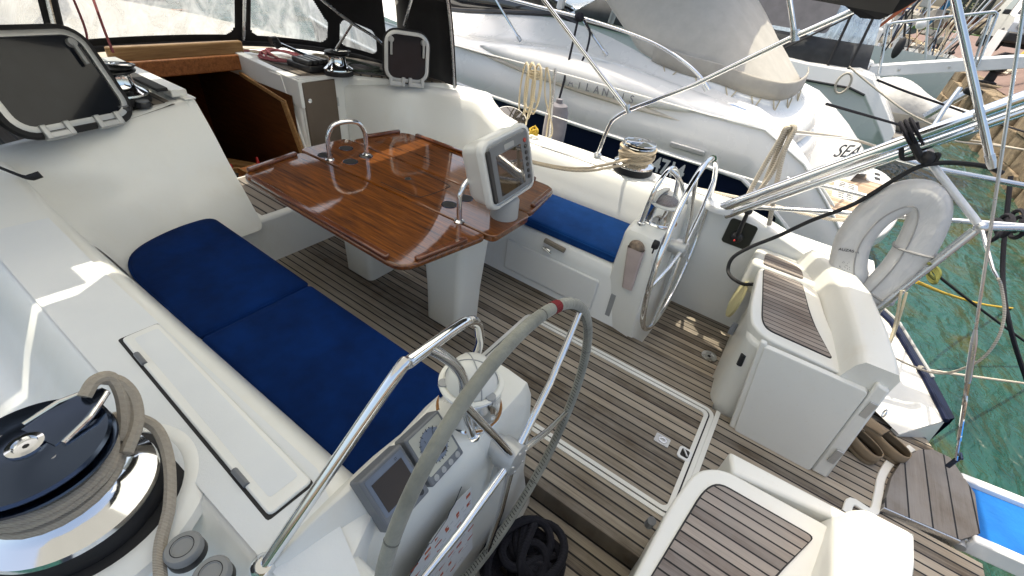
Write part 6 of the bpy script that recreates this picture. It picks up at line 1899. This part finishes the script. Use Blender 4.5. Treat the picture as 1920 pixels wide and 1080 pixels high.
# swim platform
G().slab(rpoly([(2.98, -.40, 0), (3.05, -.70, 0), (3.6, -1.05, 0), (5.0, -1.28, 0), (6.0, -1.05, 0), (6.0, -.2, 0), (3.2, -.1, 0)], [.1, .2, .5, .6, .3, 0, 0], 6), -.10, .06).done('swim_platform', WHULL, MY, bevel=.03)
G().slab(rpoly([(3.40, -.45, 0), (3.75, -.92, 0), (5.0, -1.14, 0), (5.7, -.95, 0), (5.7, -.3, 0), (3.5, -.3, 0)], [.05, .3, .5, .2, 0, 0], 6), .058, .066).done('platform_teak', TEAKN, MY)
p = at(1645, 332, z=.07)
G().slab(rrect(p.x - .28, p.y - .08, p.x + .22, p.y + .12, .02), .064, .071).done('hatch_cover', GELD, MY)
g = G()
for k in range(2): g.slab(rrect(p.x - .15 + .22 * k, p.y - .03, p.x - .03 + .22 * k, p.y + .03, .01), .0705, .0725)
g.done('hatch_slots', MATTE, MY)
p = at(1585, 358, z=.07)
g = G().slab(rrect(p.x - .32, p.y - .12, p.x + .35, p.y + .12, .02), .064, .070); g.done('grille', GELD, MY)
g = G()
for k in range(9):
    for j in range(2): g.slab(rrect(p.x - .28 + .07 * k, p.y - .08 + .09 * j, p.x - .245 + .07 * k, p.y - .02 + .09 * j, .008), .0695, .0715)
g.done('grille_slots', simple('slot_grey', (.10, .10, .10), .8), MY)
# stern quarter wall and cleats
wg = [at(1508, 158, x=5.6), at(1535, 172, x=5.6), at(1560, 198, x=5.55), at(1590, 235, x=5.45), at(1615, 275, x=5.3), at(1636, 316, x=5.15)]
wb = [V((5.0, p.y + .25, .1)) for p in wg]
rows = [[b + V((-.05, 0, -.4)) for b in wb], [b.lerp(p, .5) + V((-.08, 0, 0)) for b, p in zip(wb, wg)], [p + V((-.04, 0, -.06)) for p in wg], wg, [p + V((.12, 0, .0)) for p in wg], [p + V((.2, .0, -.2)) for p in wg], [V((p.x + .3, p.y, -.4)) for p in wg]]
G().grid(rows).done('stern_wing', WHULL, MY, ang=60)
for px, py, z, lb in ((1345, 168, 1.0, 0),):
    pass
p = at(1372, 207, x=3.3)
t = root('deck_cleat', 'small steel mooring cleat on the motor yacht side deck', 'cleat', p)
G().tube([p + V((0, .12, .03)), p + V((0, 0, .045)), p + V((0, -.12, .03))], [.012, .02, .012], 8).done('horns', CHROME, t)
G().box(p + V((0, 0, .015)), (.04, .1, .04)).done('foot', STEEL, t)

# ================================================================== SECOND MOTOR YACHT
M2 = root('cabin_cruiser', 'white cabin cruiser with a clear tent and dark canvas skirt', 'motor yacht', (10, 2, ZW))
xs = 8.6
rows = []
for y, zt in ((-1.25, .10), (-1.0, .36), (-.55, .80), (-.3, .86), (.5, .84), (2.5, .92), (6, 1.05), (9, 1.2)):
    k = max(0, (y - 3) / 6.0)
    rows.append([(xs + .45 + k, y + .1, ZW - .2), (xs + .05 + k, y, -.1), (xs + k, y, zt - .28), (xs - .03 + k, y, zt - .25), (xs + .03 + k, y, zt), (xs + .4 + k, y, zt + .04), (xs + 3.5 - k, y, zt + .04), (xs + 3.7 - k, y, -.1), (xs + 3.4 - k, y, ZW - .2)])
g = G(); g.grid(rows); g.poly(rows[0]); g.done('hull', WHULL, M2, bevel=.03)
G().tube([(r[3][0] - .01, r[3][1], r[3][2]) for r in rows[2:]], .02, 8).done('strake', BLACK, M2)
G().slab([(xs + .2, -2.0), (xs + .2, -1.2), (xs + 3.4, -1.2), (xs + 3.4, -2.0)], -.22, -.12).done('swim_platform', simple('grey_planks', (.20, .19, .18), .8), M2, bevel=.03)
g = G()
def tent(name, z0, z1, mat, o=0):
    b = [(xs + .25 - o, 7.5), (xs + .15 - o, 3.0), (xs + .15 - o, .9), (xs + .22 - o, -.12), (xs + .5, -.42 - o), (xs + 3.0, -.42 - o), (xs + 3.3, .5)]
    def lift(z): 
        k = (z - .85) / 1.6
        return [(x + .28 * k * (1 if x < xs + 2 else -1), y + (.36 * k if y < 0 else .0), z) for x, y in b]
    rr = [lift(z0), lift((z0 + z1) / 2), lift(z1)]
    return G().grid(rr).done(name, mat, M2, thick=.006, ang=30)
tent('dark_skirt', .84, 1.24, fabric('dark_grey_skirt', (.05, .052, .055), .85), .004)
tent('clear_panel', 1.22, 2.35, VINYL2)
def pane2(name, y0, y1, z0, z1, mat):
    return G().prism([(xs + .15 + .28 * (z - .85) / 1.6 - .012, y, z) for y, z in rrect(y0, z0, y1, z1, .08)], (-.004, 0, 0)).done(name, mat, M2)
pane2('solar_screen', .42, 1.7, 1.30, 1.78, simple('grey_mesh_screen', (.24, .22, .22), .8, bs=.4, bscale=60))
for y in (.18, -.14):
    G().tube([(xs + .12, y, .86), (xs + .42, y + .06, 2.4)], .022, 6).done('tent_strap', MATTE, M2)
G().tube([(xs + .06, 1.2, .80), (xs + .3, .2, 1.6), (xs + .42, -.1, 2.2)], .016, 6).done('tent_line', MATTE, M2)
p = at(1590, 140, x=8.5)
tag(G().tube([p + V((.0, .10 * math.cos(a), .16 * math.sin(a) - .14)) for a in [2 * math.pi * k / 20 for k in range(20)]], .018, 6, True).done('rope_loop', WHTR), 'loop of white rope hung on the cabin cruiser quarter', 'rope')
# its raised passerelle
PA = root('passerelle', 'white boarding plank with steel handrail raised behind the cabin cruiser', 'passerelle', (9.2, -1, .8))
q0, q1 = at(1627, 134, x=9.2), at(1960, 116, x=9.2)
G().prism([q0 + V((0, 0, .09)), q1 + V((0, 0, .10)), q1 + V((0, 0, -.08)), q0 + V((0, 0, -.09))], (.4, 0, 0)).done('beam', WHITEP, PA, bevel=.01)
G().tube(cat_pts([at(1648, 138, x=9.2), at(1655, 100, x=9.2), at(1664, 55, x=9.2), at(1672, 44, x=9.2), at(1700, 40, x=9.2)], 5) + [at(1865, 22, x=9.2), at(1870, 26, x=9.2), at(1832, 125, x=9.2)], .022, 8).done('handrail', STEEL, PA)
G().tube([at(1858, 28, x=9.2), at(1824, 125, x=9.2)], .02, 8).done('rail_post', STEEL, PA)
for k in (.2, .5, .62): G().lathe([(.022, 0), (.02, .012), (.001, .014)], q0.lerp(q1, k) + V((0, 0, 0)), (-1, 0, 0), 12).done('bolt', STEEL, PA)
# white board beyond (tilted)
tag(G().prism([at(1824, 128, y=-3.4), at(1842, 128, y=-3.4), at(1890, 58, y=-3.5), at(1876, 55, y=-3.5)], (.3, 0, 0)).done('boarding_plank', simple('pale_plank', (.58, .56, .58), .6), bevel=.02), 'pale tilted boarding plank with dark slots by the car', 'plank')
# dinghy
DG = root('dinghy', 'small dinghy under a wrinkled white cover by the quay', 'dinghy', at(1710, 230, x=11))
c = at(1712, 195, x=10.8)
dl = V((.25, -1.0, .02)).normalized(); dw = V((1, .25, 0)).normalized()
rows = []
for i in range(21):
    k = i / 20; u = -1 + 2 * k
    hl = 1.25 * u
    w = .75 * max(.02, 1 - abs(u) ** 3.2) ** .5
    tpz = .42 + .30 * math.exp(-((u + .35) / .42) ** 2) - .12 * max(0, u)
    row = []
    for j in range(13):
        a = math.pi * j / 12
        zz = .18 + (tpz - .12) * math.sin(a) ** .7 + .02 * math.sin(j * 2.3 + i * 1.1)
        row.append(c + dl * hl + dw * (-w * math.cos(a)) + V((0, 0, zz - .35)))
    rows.append(row)
G().grid(rows).done('cover', WHITECAN, DG, ang=180, sub=1)
rows = []
for i in range(21):
    u = -1 + i / 10
    w = .75 * max(.02, 1 - abs(u) ** 3.2) ** .5
    rows.append([c + dl * 1.25 * u + dw * (-w * 1.02 * math.cos(math.pi * j / 10)) + V((0, 0, -.10 - .50 * math.sin(math.pi * j / 10) * (1 - .2 * abs(u)))) for j in range(11)])
G().grid(rows).done('hull', simple('dinghy_cream', (.50, .47, .40), .6), DG, ang=180)
p = at(1812, 178, x=9.6)
t = root('outboard', 'dark capped steel fitting at the end of the dinghy', 'fitting', p)
G().tube([p + V((0, 0, .05)), p + V((0, .35, -.45))], .06, 8).done('leg', STEEL, t)
G().box(p + V((0, -.05, .06)), (.16, .26, .12)).done('cap', MATTE, t, bevel=.05)
# third boat and clutter at the quay
M3 = root('fishing_boat', 'small white fishing boat with a thicket of poles by the quay', 'fishing boat', (17, -1, ZW))
rows = []
for y, w in ((-2.6, 1.0), (-1, 1.1), (2, 1.1), (5, .2)):
    rows.append([(17 - w, y, .95), (17 - w * .8, y, .0), (17, y, ZW - .2), (17 + w * .8, y, 0), (17 + w, y, .95)])
g = G(); g.grid(rows); g.poly(rows[0]); g.done('hull', WHULL, M3, bevel=.04)
G().mm((16.5, -.6, .9), (17.5, 1.2, 1.35)).done('house', WHULL, M3, bevel=.06)
random.seed(8)
for i in range(64):
    a = V((15.6 + random.random() * 3.0, -2.4 + random.random() * 3.2, .6 + random.random() * .4))
    b = a + V((random.uniform(-.6, .6), random.uniform(-.8, .8), random.uniform(.7, 2.4)))
    G().rod(a, b, random.choice((.012, .018, .028)), 6).done('pole', random.choice((STEEL, MATTE, MATTE, TAN, WHITEP, MAHOGR, DARKM)), M3)
g = G()
for i in range(46):
    a = V((17 + random.random() * 3.5, -2.5 + random.random() * 2.4, .8 + random.random() * 1.1))
    g.box(a, (random.uniform(.1, .35), random.uniform(.1, .4), random.uniform(.03, .2)), Matrix.Rotation(random.random() * 3, 3, 'Z') @ Matrix.Rotation(random.random(), 3, 'X'))
tag(g.done('clutter', simple('mixed_pale_gear', (.30, .285, .26), .7, 0, .6, 2.2), M3), kind='stuff')
p = at(1685, 22, x=16)
tag(G().prism([p + V((0, .25, -.45)), p + V((0, .35, -.42)), p + V((0, -.15, .38)), p + V((0, -.30, .35))], (.06, 0, 0)).done('orange_oar', simple('faded_orange_paint', (.40, .10, .04), .7), bevel=.02), 'faded orange oar blade sticking up among the poles', 'oar')
p = at(1680, 98, x=14)
tag(G().ball(p + V((0, 0, .1)), (.10, .10, .24), 14, 10).done('black_fender', MATTE), 'black egg shaped fender hanging by the fishing boat stern', 'fender')
p = at(1728, 45, x=16)
tag(G().ball(p, (.13, .13, .13), 14, 10).done('white_float', WHITEP), 'round white float at the top of the fishing gear', 'float')
for i, (x, hc) in enumerate(((22, (.5, .5, .5)), (26, (.06, .08, .14)), (30, (.55, .55, .54)))):
    t = root('small_boat', ('pale grey small boat moored beyond the fishing boat', 'dark blue small boat moored beyond the fishing boat', 'white small boat farthest along the quay')[i], 'boat', (x, -.6, ZW))
    rows = [[(x - w, y, .7), (x - w * .7, y, 0), (x, y, ZW - .1), (x + w * .7, y, 0), (x + w, y, .7)] for y, w in ((-2.6, .9), (0, 1.0), (4, .1))]
    g = G(); g.grid(rows); g.poly(rows[0]); g.done('hull', simple('small_hull_paint', hc, .4), t)
    G().mm((x - .6, -1.4, .65), (x + .6, .6, 1.5)).done('cabin', WHULL, t, bevel=.08)
    G().rod((x, 0, .7), (x + .1, .2, 4 + i), .04).done('mast', STEEL, t)
